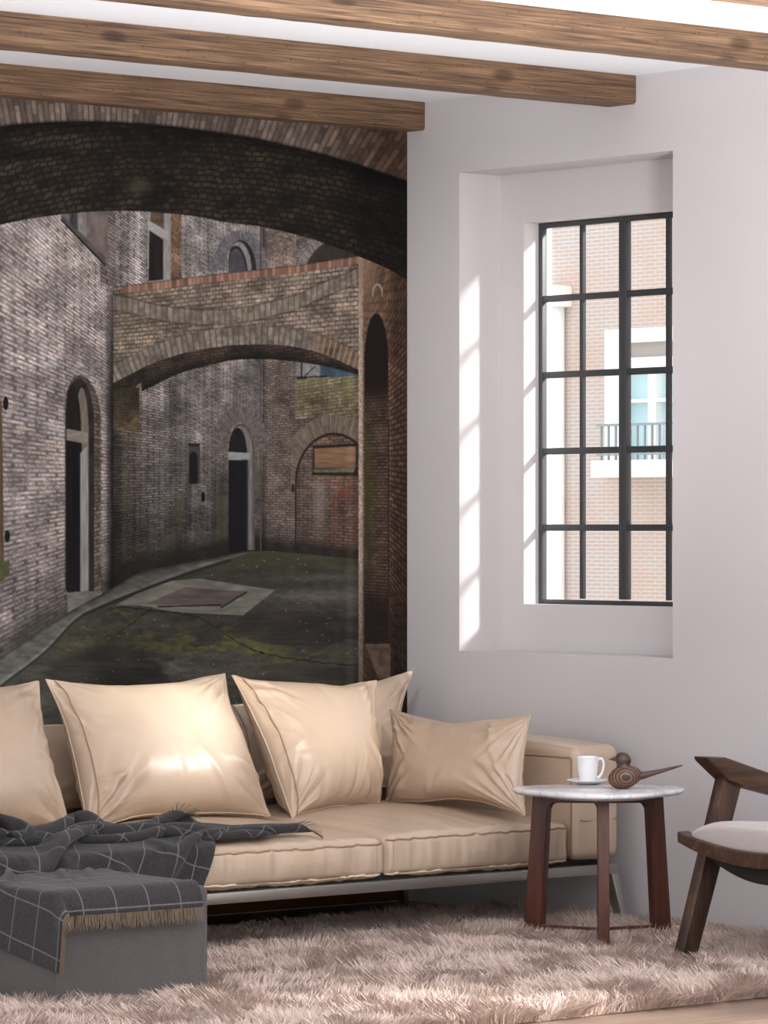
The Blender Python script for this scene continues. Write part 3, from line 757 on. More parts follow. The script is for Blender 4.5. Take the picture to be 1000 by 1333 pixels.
bm_box(bm, (hx - .48, 18.2, 2.40), (hx - .44, 19.8, 2.425)); bm_box(bm, (hx - .48, 18.2, 2.09), (hx - .44, 19.8, 2.11))
for k in range(14): bm_box(bm, (hx - .47, 18.3 + k * .11, 2.04), (hx - .45, 18.318 + k * .11, 2.41))
from_bm('railing', bm, M['rail_out'], hs)
tube('downpipe', [(hx - .09, 20.82, z) for z in (-3, 0, 2, 3.75)], .075, M['white_paint'], hs, 12)
box('downpipe_head', (hx - .22, 20.68, 3.72), (hx - .0, 20.96, 3.95), M['white_paint'], hs, .02)
rebase(hs, family(hs))
struct(box('trim_1', (.5, -40, -3.2), (45, 60, -3.0), M['paving'])).name = 'ground'
# ================================================================== the printed mural on the back wall
# its picture is drawn in picture coordinates (u, v) fixed to the wall: 1000 x 1333 grid of the print
import math as _m
def _uv_of_wall():
    F_ = 5142.; a = _m.atan2(6100., F_)
    db = (_m.sin(a), _m.cos(a)); dw = (-_m.cos(a), _m.sin(a))
    cx, cy, eye = -9.144054897854799, -10.72012675986033, 1.3289867755737066
    def fwd(x, z):
        r = (x - cx) * db[0] + (0 - cy) * dw[0]; f = (x - cx) * db[1] + (0 - cy) * dw[1]
        return 500 + F_ * r / f, 687 - F_ * (z - eye) / f
    def inv(u, v):
        r = (u - 500) / F_; up = -(v - 687) / F_
        dx = r * db[0] + db[1]; dy = r * dw[0] + dw[1]
        t = (0 - cy) / dy
        return cx + t * dx, eye + t * up
    return fwd, inv
print_uv, print_xz = _uv_of_wall()
def build_mural():
    us = np.concatenate([np.arange(-150, 0, 3.0), np.arange(0, 530.01, 1.0)])
    us[-1] = 530.0
    x_of = print_xz(us, us * 0 + 687.)[0]
    x_of[-1] = -.001
    zt = H - .002
    z1 = print_xz(530., 925.)[1]
    zs = np.concatenate([np.linspace(zt, z1, 840), np.linspace(z1, .003, 60)[1:]])
    X, Z = np.meshgrid(x_of, zs)
    U, Vv = print_uv(X, Z)
    # each printed dot averages four samples
    du = np.gradient(U, axis=1) / 4; dv = np.gradient(Vv, axis=0) / 4
    c = 0
    for a, b in ((-1, -1), (1, -1), (-1, 1), (1, 1)): c = c + mural_paint(U + a * du, Vv + b * dv)
    c = np.clip(c / 4, 0, 1)
    cl = np.where(c <= .04045, c / 12.92, ((c + .055) / 1.055) ** 2.4)
    ny, nx = X.shape
    P = np.stack([X, X * 0 - .002, Z], -1).reshape(-1, 3)
    i = np.arange((ny - 1) * nx).reshape(ny - 1, nx)[:, :-1].ravel()
    Q = np.stack([i, i + nx, i + nx + 1, i + 1], -1)
    o = fast_mesh('wall_mural', P, Q, M['print'], None, False)
    at = o.data.color_attributes.new('print', 'FLOAT_COLOR', 'POINT')
    at.data.foreach_set('color', np.concatenate([cl.reshape(-1, 3), np.ones((nx * ny, 1))], 1).astype(np.float32).ravel())
    o.data.transform(Matrix.Translation((1.3, .002, 0))); o.location = (-1.3, -.002, 0)
    return tag(o, 'large printed mural of an old brick alley with arches covering the wall behind the sofa', 'mural')
build_mural()
# ================================================================== little cloth solver for cushions and throws
def _dist(X, sa, sb, L, k):
    a = X[sa]; b = X[sb]; d = b - a
    n = np.sqrt((d * d).sum(-1, keepdims=True)) + 1e-9
    c = d * (k * .5 * (1 - L / n))
    X[sa] = a + c; X[sb] = b - c
def grid_constraints(nx, ny, rest):
    """colour-split slices over an array [.., nx, ny, 3]; rest = flat rest positions [nx, ny, 2 or 3]"""
    out = []
    def add(di, dj, k):
        span = (2 if abs(di) == 2 else abs(di)) if di else 0
        step_i = 2 * max(abs(di), 1) if di else 1
        step_j = 2 * max(abs(dj), 1) if dj else 1
        if di and dj: step_j = 1
        offs = range(2 * abs(di)) if di else range(2 * abs(dj))
        for o in offs:
            if di:
                ia = np.array([i for i in range(nx - abs(di)) if i % (2 * abs(di)) == o])
                if len(ia) == 0: continue
                ib = ia + abs(di)
                if dj == 0: ja = np.arange(ny); jb = ja
                elif dj > 0: ja = np.arange(ny - dj); jb = ja + dj
                else: ja = np.arange(-dj, ny); jb = ja + dj
            else:
                ja = np.array([j for j in range(ny - dj) if j % (2 * dj) == o])
                if len(ja) == 0: continue
                jb = ja + dj; ia = np.arange(nx); ib = ia
            sa = (Ellipsis, ia[:, None], ja[None, :], slice(None)); sb = (Ellipsis, ib[:, None], jb[None, :], slice(None))
            L = np.sqrt(((rest[ia[:, None], ja[None, :]] - rest[ib[:, None], jb[None, :]]) ** 2).sum(-1))[..., None]
            out.append((sa, sb, L, k))
    add(1, 0, 1.0); add(0, 1, 1.0); add(1, 1, .6); add(1, -1, .6)
    return out, add
def cushion_sim(w, h, nx, ny, thick, seed, amp=1.0):
    """a filled, sewn cushion; returns X[2, nx, ny, 3] in (across, up, out): creases run in from seams and corners"""
    def spread(n):
        t = np.linspace(-1, 1, n); return np.sin(t * PI / 2 * .80) / math.sin(PI / 2 * .80)
    u, v = np.meshgrid(spread(nx), spread(ny), indexing='ij')
    X = np.zeros((2, nx, ny, 3)); rng = np.random.RandomState(seed)
    for side in (0, 1):
        sd = seed * 13 + side * 101
        x = u * w / 2; y = v * h / 2
        # sides drawn in between the corners, a little unevenly
        ix = .030 * (1 - v ** 2) * (1 + .5 * (vnoise(v * 2 + seed, v * 0 + np.sign(u), seed) - .5)); iy = .036 * (1 - u ** 2) * (1 + .6 * (vnoise(u * 2.4 + seed, u * 0 + np.sign(v), seed + 4) - .5))
        x = x - ix * np.sign(u) * np.abs(u) ** 3; y = y - iy * np.sign(v) * np.abs(v) ** 3
        a = np.clip(1 - np.abs(u) ** 2.3, 0, 1); b = np.clip(1 - np.abs(v) ** 2.3, 0, 1)
        z = thick / 2 * (a * b) ** .52
        dx = w / 2 * (1 - np.abs(u)); dy = h / 2 * (1 - np.abs(v))
        def ridge(n, p=1.6): return np.abs(2 * n - 1) ** p
        # pleats square to the seams
        py = ridge(vnoise(x * 21 + .6 * fbm(x * 5, y * 5, sd, 2) * 4 + 50, y * 2.2 + np.sign(v) * 7, sd + 1)) * np.exp(-dy / .085) * (.35 + 1.3 * vnoise(x * 5 + 9, np.sign(v) * 3, sd + 2) ** 1.5)
        px = ridge(vnoise(y * 23 + .6 * fbm(x * 5, y * 5, sd + 3, 2) * 4 + 50, x * 2.2 + np.sign(u) * 7, sd + 4)) * np.exp(-dx / .095) * (.35 + 1.3 * vnoise(y * 5 + 9, np.sign(u) * 3, sd + 5) ** 1.5)
        crease = .020 * py + .020 * px
        # creases fanning out of the corners
        for cu in (-1, 1):
            for cv in (-1, 1):
                rx = (x - cu * w / 2) * -cu; ry = (y - cv * h / 2) * -cv
                r = np.hypot(rx, ry); th_ = np.arctan2(ry, rx + 1e-6)
                n = vnoise(th_ * 7.5 + rng.rand() * 30, r * 3, sd + 6 + cu + 2 * cv)
                crease = crease + .026 * ridge(n, 1.3) * np.exp(-((r - .10) / .11) ** 2) * (.5 + rng.rand())
        # long soft pulls across the face
        for kf in range(15):
            cu, cv = rng.choice([-1, 1]), rng.choice([-1, 1])
            if rng.rand() < .6: p0 = np.array((cu * w * rng.uniform(.36, .46), cv * h * rng.uniform(.30, .46)))
            else: p0 = np.array((cu * w * rng.uniform(.1, .4), cv * h * .44)) if rng.rand() < .5 else np.array((cu * w * .44, cv * h * rng.uniform(.05, .35)))
            dr = -p0 / np.linalg.norm(p0) + rng.randn(2) * .38; dr /= np.linalg.norm(dr); ln = rng.uniform(.12, .30)
            al = (x - p0[0]) * dr[0] + (y - p0[1]) * dr[1]; ac = -(x - p0[0]) * dr[1] + (y - p0[1]) * dr[0]
            ac = ac + .05 * (al - .5 * ln) ** 2 * 4 * rng.uniform(-2, 2)
            tt = al / ln; wd = .009 + .020 * np.clip(tt, 0, 1.2)
            crease = crease - rng.uniform(.5, 1.1) * .017 * np.exp(-(ac / wd) ** 2) * np.clip(1 - tt, 0, 1) * np.clip(tt * 4 + .6, 0, 1)
        soft = .020 * (fbm(x * 3 + seed * 3, y * 3.5, sd + 30, 2) - .5)
        ed_ = np.clip(np.minimum(dx, dy) / .018, 0, 1)
        z = z + amp * (-crease + .006) * ed_ * (.4 + .6 * (a * b) ** .3) + soft * (a * b) ** .5
        z = np.maximum(z, .0015 * ed_)
        X[side] = np.stack([x, y, z if side == 0 else -z], -1)
    for sl in (np.s_[:, 0, :], np.s_[:, -1, :], np.s_[:, :, 0], np.s_[:, :, -1]):
        X[sl] = X[sl].mean(0, keepdims=True)
    rim = .004 * (vnoise(np.arange(nx) * .35, np.arange(nx) * 0., seed + 60) - .5)
    X[:, :, 0, 2] += rim; X[:, :, -1, 2] += rim[::-1]
    return X
def cushion_faces(nx, ny):
    idx = np.zeros((2, nx, ny), int); c = 0
    idx[0] = np.arange(nx * ny).reshape(nx, ny); c = nx * ny
    idx[1] = idx[0]
    inn = np.arange((nx - 2) * (ny - 2)).reshape(nx - 2, ny - 2) + c
    idx[1, 1:-1, 1:-1] = inn
    Q = []
    a = idx[0]; Q.append(np.stack([a[:-1, :-1], a[1:, :-1], a[1:, 1:], a[:-1, 1:]], -1).reshape(-1, 4))
    a = idx[1]; Q.append(np.stack([a[:-1, :-1], a[:-1, 1:], a[1:, 1:], a[1:, :-1]], -1).reshape(-1, 4))
    return np.concatenate(Q)
def place_cushion(name, X, corners, tscale, label, cat, group, out_hint, seam_cols=(), sag=.0, mat='leather', rim=True):
    """corners: world TL, TR, BL, BR of the rim; the fill bulges along the face normal that points to out_hint"""
    nx, ny = X.shape[1:3]
    TL, TR, BL, BR = [np.array(c, float) for c in corners]
    A = []; B = []
    for (i, j), T in (((0, -1), TL), ((-1, -1), TR), ((0, 0), BL), ((-1, 0), BR)):
        q = X[0, i, j]; A.append([q[0], q[1], q[0] * q[1], 1]); B.append(T)
    S = np.linalg.solve(np.array(A), np.array(B))
    N = np.cross(TR + BR - TL - BL, TL + TR - BL - BR); N /= np.linalg.norm(N)
    if N @ np.array(out_hint, float) < 0: N = -N; flip = True
    else: flip = False
    def W(q):
        v01 = (q[..., 1:2] - X[0, ..., 1].min()) / np.ptp(X[0, ..., 1])
        z = q[..., 2:3] * tscale * (1 + sag * (.5 - v01) * 2)
        return np.concatenate([q[..., :2], q[..., 0:1] * q[..., 1:2], np.ones(q.shape[:-1] + (1,))], -1) @ S + N * z
    Wd = W(X)
    P = np.concatenate([Wd[0].reshape(-1, 3), Wd[1, 1:-1, 1:-1].reshape(-1, 3)])
    ctr = P.mean(0); base = np.array([ctr[0], ctr[1], P[:, 2].min()])
    o = fast_mesh(name, P - base, cushion_faces(nx, ny), M[mat]); o.location = base
    me = o.data
    bm = bmesh.new(); bm.from_mesh(me); bmesh.ops.recalc_face_normals(bm, faces=bm.faces); bm.to_mesh(me); bm.free(); me.shade_smooth()
    sd = o.modifiers.new('smooth', 'SUBSURF'); sd.levels = 1; sd.render_levels = 1
    tag(o, label, cat, group)
    for i in seam_cols:
        pts = Wd[0, i, :, :].copy()
        for _ in range(14): pts[1:-1] = (pts[:-2] + 2 * pts[1:-1] + pts[2:]) / 4
        pts = pts + N * .0035
        tube('seam', [p - base for p in pts], .0022, M['seam'], o, 6)
    if rim:
        loop = [Wd[0, i, 0] for i in range(nx)] + [Wd[0, -1, j] for j in range(1, ny)] + [Wd[0, i, -1] for i in range(nx - 2, -1, -1)] + [Wd[0, 0, j] for j in range(ny - 2, 0, -1)]
        tube('piping', [p - base for p in loop], .0032, M[mat], o, 6, True)
    return o
# ================================================================== sofa
def puffy_box(name, lo, hi, m, parent, r=.03, seg=(30, 30, 12), bulge=(.0, .0, .02), wr=.003, seed=1, wf=18., skew=None):
    """upholstered block: rounded edges, swollen faces, soft creases square to the seams"""
    lo = np.array(lo, float); hi = np.array(hi, float); c = (lo + hi) / 2; h = (hi - lo) / 2
    P = []; idx = {}; Q = []
    n = seg
    def vid(i, j, k):
        key = (i, j, k)
        if key not in idx:
            idx[key] = len(P); P.append((i / n[0] * 2 - 1, j / n[1] * 2 - 1, k / n[2] * 2 - 1))
        return idx[key]
    for a, b, cax in ((0, 1, 2), (1, 2, 0), (2, 0, 1)):
        for side in (0, n[cax]):
            for i in range(n[a]):
                for j in range(n[b]):
                    q = []
                    for di, dj in ((0, 0), (1, 0), (1, 1), (0, 1)):
                        t = [0, 0, 0]; t[a] = i + di; t[b] = j + dj; t[cax] = side; q.append(vid(*t))
                    Q.append(q if side else q[::-1])
    P = np.array(P)
    T = np.sign(P) * np.abs(P)                      # -1..1
    # spread the grid towards the edges so the rounding has vertices
    T = np.sin(T * PI / 2 * .82) / math.sin(PI / 2 * .82)
    W = T * h
    core = np.clip(W, -(h - r), h - r); d = W - core
    L = np.sqrt((d * d).sum(1, keepdims=True))
    mx = np.abs(d).max(1, keepdims=True)
    W = core + np.where(L > 1e-9, d / np.maximum(L, 1e-9) * mx, 0)
    f = [(1 - T[:, (k + 1) % 3] ** 2) * (1 - T[:, (k + 2) % 3] ** 2) for k in range(3)]
    for k in range(3):
        W[:, k] += np.sign(T[:, k]) * (np.abs(T[:, k]) > .97) * bulge[k] * np.clip(f[k], 0, 1) ** .6
    if wr:
        # creases: run square to the long edge, strongest near it
        front = (np.abs(T[:, 1]) > .93)
        ph = fbm(W[:, 0] * wf + seed * 9.1, W[:, 2] * 3.0 + seed, seed, 3) - .5
        W[:, 1] += np.sign(T[:, 1]) * front * ph * wr * 5 * (1 - .6 * T[:, 2] ** 2)
        topm = (np.abs(T[:, 2]) > .93)
        edge = np.clip(np.abs(T[:, 1]), 0, 1) ** 3 + np.clip(np.abs(T[:, 0]), 0, 1) ** 6
        ph2 = fbm(W[:, 0] * wf * .7 + seed * 3.3, W[:, 1] * 4.0, seed + 5, 3) - .5
        W[:, 2] += np.sign(T[:, 2]) * topm * ph2 * wr * 3 * (.25 + edge)
        sid = (np.abs(T[:, 0]) > .93)
        ph3 = fbm(W[:, 1] * wf * .6 + seed * 5.3, W[:, 2] * 5.0, seed + 8, 3) - .5
        W[:, 0] += np.sign(T[:, 0]) * sid * ph3 * wr * 3
    W = W + c
    if skew is not None: W = skew(W, T)
    return fast_mesh(name, W, np.array(Q), m, parent)

sofa = thing('sofa', 'long tan leather sofa on a steel frame standing against the brick mural', 'sofa', (-1.5, -.6, 0))
SY = -1.17
seat_x = [-.292, -1.09, -1.88, -2.66]
for k in range(3):
    x1, x0 = seat_x[k] - .002, seat_x[k + 1] + .002
    def sk(W, T):
        # seats dip towards the front edge
        W[:, 2] += .018 * np.clip((T[:, 1] + 1) / 2, 0, 1) * (T[:, 2] > 0) - .012 * np.clip((-T[:, 1] - .3), 0, 1) * (T[:, 2] > 0)
        return W
    zt = .352 if k else .362
    s = puffy_box('seat_cushion', (x0, SY, .226), (x1, -.2, zt), M['leather'], sofa, .022, (110, 50, 16), (.0, .022, .034), .0046, 3 + k, 24., sk)
    from mathutils.bvhtree import BVHTree
    bvh = BVHTree.FromPolygons([v.co for v in s.data.vertices], [p.vertices[:] for p in s.data.polygons])
    def edge_pts(zz, n=90, amp=.0, sd=1):
        out = []
        for i in range(n + 1):
            x = x0 + .008 + (x1 - x0 - .016) * i / n; z = zz + amp * float(vnoise(np.array(i * .4), np.array(sd * 1.), 3) - .5)
            hit = bvh.ray_cast(Vector((x, -2.5, z)), Vector((0, 1, 0)))[0]
            if hit is not None: out.append((x, hit.y - .001, z))
        return out
    tube('piping', edge_pts(zt - .021, 90, .005, k), .0036, M['seam'], s, 6)
    tube('stitched_hem', edge_pts(.233, 90, .005, k + 9), .0040, M['stitch'], s, 6)
# arms
def arm(x0, x1, name='armrest'):
    def sk(W, T):
        dz = np.clip((T[:, 1] * -1), -1, 1)
        W[:, 2] += (T[:, 2] > .2) * (-.016 * np.clip(dz, 0, 1) ** 2 + .004)
        return W
    a = puffy_box(name, (x0, -1.19, .232), (x1, -.06, .618), M['leather'], sofa, .030, (14, 50, 24), (.010, .006, .012), .0016, 21, 9., sk)
    ins = x0 if x0 > -1 else x1
    sg = -1 if x0 > -1 else 1
    # panel seams on the inner side and on the front
    yy = -1.165
    tube('seam', [(ins + sg * .004, y, .572) for y in np.linspace(-.2, yy, 12)] + [(ins + sg * .003, yy - .006, z) for z in np.linspace(.566, .25, 16)], .0028, M['seam'], a, 6)
    tube('seam', [(x, -1.192, .365 + .004 * math.sin(x * 60)) for x in np.linspace(x0 + .02, x1 - .02, 10)], .0028, M['seam'], a, 6)
arm(-.286, -.084); arm(-2.87, -2.668)
def bk(W, T):
    W[:, 1] -= .03 * (1 - (T[:, 2] + 1) / 2) * (T[:, 1] < 0); return W
b = puffy_box('backrest', (-2.668, -.185, .232), (-.286, -.045, .612), M['leather'], sofa, .03, (70, 10, 20), (.0, .008, .008), .0016, 31, 9., bk)
tube('seam', [(x, -.193, .575) for x in np.linspace(-2.6, -.3, 30)], .0028, M['seam'], b, 6)
# dark webbing under the cushions, steel frame and blade legs
box('seat_deck', (-2.86, -1.15, .212), (-.10, -.06, .234), M['black'], sofa)
bm = bmesh.new()
bm_box(bm, (-2.86, -1.185, .180), (-.085, -1.15, .214), .003); bm_box(bm, (-2.86, -.09, .180), (-.085, -.055, .214), .003)
bm_box(bm, (-2.86, -1.15, .180), (-2.825, -.09, .214), .003); bm_box(bm, (-.12, -1.15, .180), (-.085, -.09, .214), .003)
from_bm('frame', bm, M['steel'], sofa, True, .6)
for (x, sx) in ((-.10, 1), (-2.845, -1)):
    for (y, sy) in ((-1.168, -1), (-.085, 1)):
        bm = bmesh.new()
        a0, a1 = x - .016, x + .016
        ox, oy = .012 * sx, (.045 * sy if sy < 0 else .0)
        w0, w1 = .030, .016
        bm_hex(bm, [(a0 + ox + .006, y - w1 + oy, .0), (a1 + ox - .004, y - w1 + oy, .0), (a1 + ox - .004, y + w1 + oy, .0), (a0 + ox + .006, y + w1 + oy, .0),
                    (a0, y - w1, .182), (a1, y - w1, .182), (a1, y + w0 * 1.4, .182), (a0, y + w0 * 1.4, .182)], .003)
        from_bm('leg', bm, M['steel'], sofa, True, .6)
rebase(sofa, family(sofa))

# ------------------------------------------------------------------ cushions
c1 = cushion_sim(.80, .54, 120, 84, .24, 1)
c2 = cushion_sim(.80, .54, 120, 84, .24, 2)
c3 = cushion_sim(.70, .36, 110, 70, .17, 5, .9)
mir = lambda X: np.stack([X[0][::-1] * [-1, 1, 1], X[1][::-1] * [-1, 1, 1]])
G1 = 'large leather back cushions'
HN = (0, -1, .3)
place_cushion('back_cushion', c1, [(-1.815, -.345, .842), (-1.08, -.33, .842), (-1.835, -.60, .375), (-1.10, -.60, .385)], 1.0, 'large tan leather cushion in the middle of the sofa above the end of the throw', 'cushion', G1, HN, (9,), .25)
place_cushion('back_cushion', c2, [(-2.64, -.345, .842), (-1.845, -.345, .838), (-2.66, -.60, .375), (-1.90, -.60, .378)], 1.0, 'large tan leather cushion cut off by the left edge, leaning behind the grey throw', 'cushion', G1, HN, (9,), .25)
place_cushion('back_cushion', mir(c2), [(-1.07, -.36, .838), (-.445, -.36, .805), (-1.055, -.66, .378), (-.60, -.56, .385)], 1.0, 'large tan leather cushion leaning just left of the small throw pillow', 'cushion', G1, HN, (9,), .25)
G2 = 'rear leather cushions'
place_cushion('back_cushion', mir(c1), [(-.96, -.17, .725), (-.105, -.155, .826), (-.97, -.30, .40), (-.315, -.31, .43)], .5, 'tan leather cushion showing its top right corner behind the other cushions by the white wall', 'cushion', G2, HN, (9,), .1)
place_cushion('back_cushion', c1, [(-1.93, -.17, .695), (-1.1, -.17, .72), (-1.90, -.30, .40), (-1.08, -.30, .41)], .5, 'tan leather cushion hidden behind, only a sliver seen between two large cushions at left', 'cushion', G2, HN, (9,), .1)
place_cushion('throw_pillow', c3, [(-.405, -.385, .706), (-.405, -1.10, .712), (-.515, -.485, .388), (-.505, -1.185, .392)], 1.0, 'small plain tan leather pillow leaning on the right armrest', 'pillow', None, (-1, -.2, .3), (), .2)
# ================================================================== ottoman and the plaid throw
OT = (-2.885, -1.905, .010, -2.362, -1.40, .326)
ott = thing('ottoman', 'square grey upholstered ottoman under the plaid throw in the bottom left corner', 'ottoman', (-2.62, -1.65, .01))
bod = puffy_box('upholstered_body', OT[:3], OT[3:], M['grey_fabric'], ott, .012, (60, 40, 40), (.004, .004, .004), .0030, 41, 6.)
for (x, y) in ((OT[0], OT[1]), (OT[3], OT[1]), (OT[0], OT[4])):
    sx = -1 if x == OT[0] else 1; sy = -1 if y == OT[1] else 1
    tube('corner_seam', [(x - sx * .003, y - sy * .003, z) for z in np.linspace(.02, .318, 12)], .0022, M['grey_fabric'], bod, 6)
rebase(ott, family(ott))

def throw_sim():
    ns, nt = 100, 78
    knots = [0, .34, .50, .62, 1.0]
    Lp = np.array([(-3.035, -1.925, .40), (-3.10, -1.42, .42), (-2.86, -1.21, .44), (-2.76, -1.02, .50), (-2.60, -.76, .52)])
    Rp = np.array([(-2.405, -1.878, .40), (-2.40, -1.43, .42), (-1.92, -1.22, .44), (-1.74, -1.15, .46), (-1.43, -1.09, .40)])
    s = np.linspace(0, 1, ns); t = np.linspace(0, 1, nt)
    L = np.stack([np.interp(s, knots, Lp[:, k]) for k in range(3)], -1); R = np.stack([np.interp(s, knots, Rp[:, k]) for k in range(3)], -1)
    X = L[:, None] * (1 - t)[None, :, None] + R[:, None] * t[None, :, None]
    length = 1.86; wid = np.interp(s, [0, .34, .5, 1], [.665, .70, 1.15, 1.55])
    # the flat cloth: spread widthways towards the sofa end
    rest = np.zeros((ns, nt, 2)); rest[..., 0] = (t[None] - .5) * wid[:, None]; rest[..., 1] = (s * length)[:, None]
    rng = np.random.RandomState(4)
    fold = np.interp(s, [0, .38, .52, .7, 1], [0, 0, .6, 1, 1])[:, None]
    ph = fbm(t[None] * 7.5 + s[:, None] * 2.6, s[:, None] * 3.2 - t[None] * 1.4, 77, 3) - .5
    X[..., 2] += fold * (.42 * ph + .08)
    X[..., 1] += fold * .06 * (fbm(t[None] * 5, s[:, None] * 6, 78, 2) - .5)
    X[..., 2] += .002 * rng.randn(ns, nt)
    cons, add = grid_constraints(ns, nt, rest)
    add(2, 0, .22); add(0, 2, .22); add(4, 0, .05); add(0, 4, .05)
    boxes = [np.array(((-2.885, -1.905, -.5), (-2.362, -1.40, .326))), np.array(((-2.9, -1.192, -.5), (-.2, -.05, .352)))]
    Xp = X.copy(); m = .009
    for st in range(150):
        V = (X - Xp) * .93; Xp = X.copy()
        V[..., 2] -= .00030
        X = X + V
        for it in range(4):
            for c in cons: _dist(X, *c)
            for bi, b in enumerate(boxes):
                lo, hi = b[0] - m, b[1] + m
                h = hi[2] + (.045 * np.clip((X[..., 1] + 1.19) / .25, 0, 1) if bi else 0)
                inside = (X[..., 0] > lo[0]) & (X[..., 0] < hi[0]) & (X[..., 1] > lo[1]) & (X[..., 1] < hi[1]) & (X[..., 2] < h)
                pen = np.stack([X[..., 0] - lo[0], hi[0] - X[..., 0], X[..., 1] - lo[1], hi[1] - X[..., 1], h - X[..., 2]], -1)
                k = pen.argmin(-1)
                for a, ax, val in ((0, 0, lo[0]), (1, 0, hi[0]), (2, 1, lo[1]), (3, 1, hi[1])):
                    q = inside & (k == a); X[q, ax] = val
                q = inside & (k == 4); X[q, 2] = (h + 0 * X[..., 2])[q]
                dq = X[inside] - Xp[inside]; X[inside] -= dq * np.array((.5, .5, .0))
            # the cushions keep the back of the throw from sliding further in
            lim = -.755 + .35 * (X[..., 2] - .36); q = X[..., 1] > lim; X[q, 1] = lim[q]
            X[..., 2] = np.maximum(X[..., 2], .03)
    return X, rest
TX, TR_ = throw_sim()
ns, nt = TX.shape[:2]
thr = None
def make_throw():
    i = np.arange((ns - 1) * nt).reshape(ns - 1, nt)[:, :-1].ravel()
    Q = np.stack([i, i + 1, i + nt + 1, i + nt], -1)
    base = np.array((-2.4, -1.4, .33))
    o = fast_mesh('plaid_throw', TX.reshape(-1, 3) - base, Q, M['plaid']); o.location = base
    uv = o.data.uv_layers.new(name='weave')
    li = np.zeros(len(o.data.loops), np.int32); o.data.loops.foreach_get('vertex_index', li)
    uv.data.foreach_set('uv', np.ascontiguousarray(TR_.reshape(-1, 2)[li] + np.array((.02, .04)), np.float32).ravel())
    sd = o.modifiers.new('thick', 'SOLIDIFY'); sd.thickness = .005; sd.offset = 0
    sb = o.modifiers.new('smooth', 'SUBSURF'); sb.levels = 1; sb.render_levels = 1
    tag(o, 'charcoal plaid wool throw with fringe, laid over the ottoman and trailing onto the sofa seat', 'throw')
    # fringe: loose yarns along the two short ends
    V = []; F_ = []
    rng = np.random.RandomState(3)
    for row, nxt in ((0, 2), (ns - 1, ns - 3)):
        for j in range(nt - 1):
            for q in range(4):
                f = (q + rng.rand() * .7) / 4
                p = TX[row, j] * (1 - f) + TX[row, j + 1] * f
                d = p - (TX[nxt, j] * (1 - f) + TX[nxt, j + 1] * f); d /= np.linalg.norm(d) + 1e-9
                a = TX[row, j + 1] - TX[row, j]; a /= np.linalg.norm(a) + 1e-9
                ln = .030 + .014 * rng.rand(); w = .0011
                d = d * .6 + np.array((0, 0, -.8)) * (1 if row == 0 else .3); d /= np.linalg.norm(d)
                n_ = np.cross(a, d)
                p0 = p - d * .006; p1 = p + d * ln * .5 + a * rng.randn() * .0015; p2 = p + d * ln + a * rng.randn() * .004
                b0 = len(V)
                for pp, ww in ((p0, w), (p1, w), (p2, w * .6)):
                    V += [pp - a * ww - n_ * ww * .5, pp + a * ww - n_ * ww * .5, pp + n_ * ww]
                for r in (0, 3):
                    for e in range(3):
                        F_.append((b0 + r + e, b0 + r + (e + 1) % 3, b0 + r + 3 + (e + 1) % 3, b0 + r + 3 + e))
    fr = fast_mesh('fringe', np.array(V) - base, np.array(F_), M['fringe'], o)
    fr['kind'] = 'stuff'; fr['label'] = 'pale fringe'
make_throw()
# ================================================================== side table, cup, bird
TC = Vector((-.545, -1.58, 0)); TD = math.atan2(-.7646, -.6446)        # one leg points this way
tb = thing('side_table', 'small three legged side table with rounded white marble top standing before the sofa arm', 'table', tuple(TC))
def tri_r(q, R): return R * (1 + .11 * math.cos(3 * (q - TD)))
def marble_top():
    n = 120; V = []; Fc = []
    rings = [(.0, .478, 0), (-.040, .478, 1), (-.014, .4815, 1), (-.0015, .4885, 1), (-.0, .4935, 1), (-.0022, .498, 1), (-.0065, .500, 1)]
    for (dr, z, f) in rings[1:]:
        for j in range(n):
            q = 2 * PI * j / n; r = tri_r(q, .264) + dr
            V.append((r * math.cos(q), r * math.sin(q), z))
    k = len(rings) - 1
    for i in range(k - 1):
        for j in range(n): Fc.append((i * n + j, i * n + (j + 1) % n, (i + 1) * n + (j + 1) % n, (i + 1) * n + j))
    Fc.append(tuple(range(n))[::-1]); Fc.append(tuple((k - 1) * n + j for j in range(n)))
    return mesh('tabletop', V, Fc, M['marble'], tb, True, .5)
marble_top()
th = .018
def radial(q, prof, th, bev=.003):
    d = Vector((math.cos(q), math.sin(q), 0)); s = Vector((-math.sin(q), math.cos(q), 0))
    bm = bmesh.new()
    bm_prism(bm, [d * r + Vector((0, 0, z)) - s * th for r, z in prof], s * th * 2, bev)
    return bm
TA = [TD, TD + 2 * PI / 3 - .03, TD - 2 * PI / 3 + .03]
for q in TA:
    prof = [(.262, .010), (.228, .478), (.150, .478), (.150, .452), (.168, .450), (.176, .442), (.178, .43), (.200, .010)]
    from_bm('leg', radial(q, prof, th), M['walnut'], tb, True, .6)
bm = bmesh.new()
for q in TA:
    d = Vector((math.cos(q), math.sin(q), 0)); s = Vector((-math.sin(q), math.cos(q), 0))
    bm_prism(bm, [d * r + Vector((0, 0, z)) - s * .0176 for r, z in ((0, .478), (.152, .478), (.152, .4525), (0, .456))], s * .0352)
from_bm('top_rail', bm, M['walnut'], tb, True, .5)
bm = bmesh.new()
for q in TA:
    d = Vector((math.cos(q), math.sin(q), 0)); s = Vector((-math.sin(q), math.cos(q), 0))
    bm_prism(bm, [d * r + Vector((0, 0, z)) - s * .012 for r, z in ((0, .060), (.198, .060), (.199, .052), (0, .052))], s * .024)
from_bm('stretcher', bm, M['walnut'], tb, True, .5)

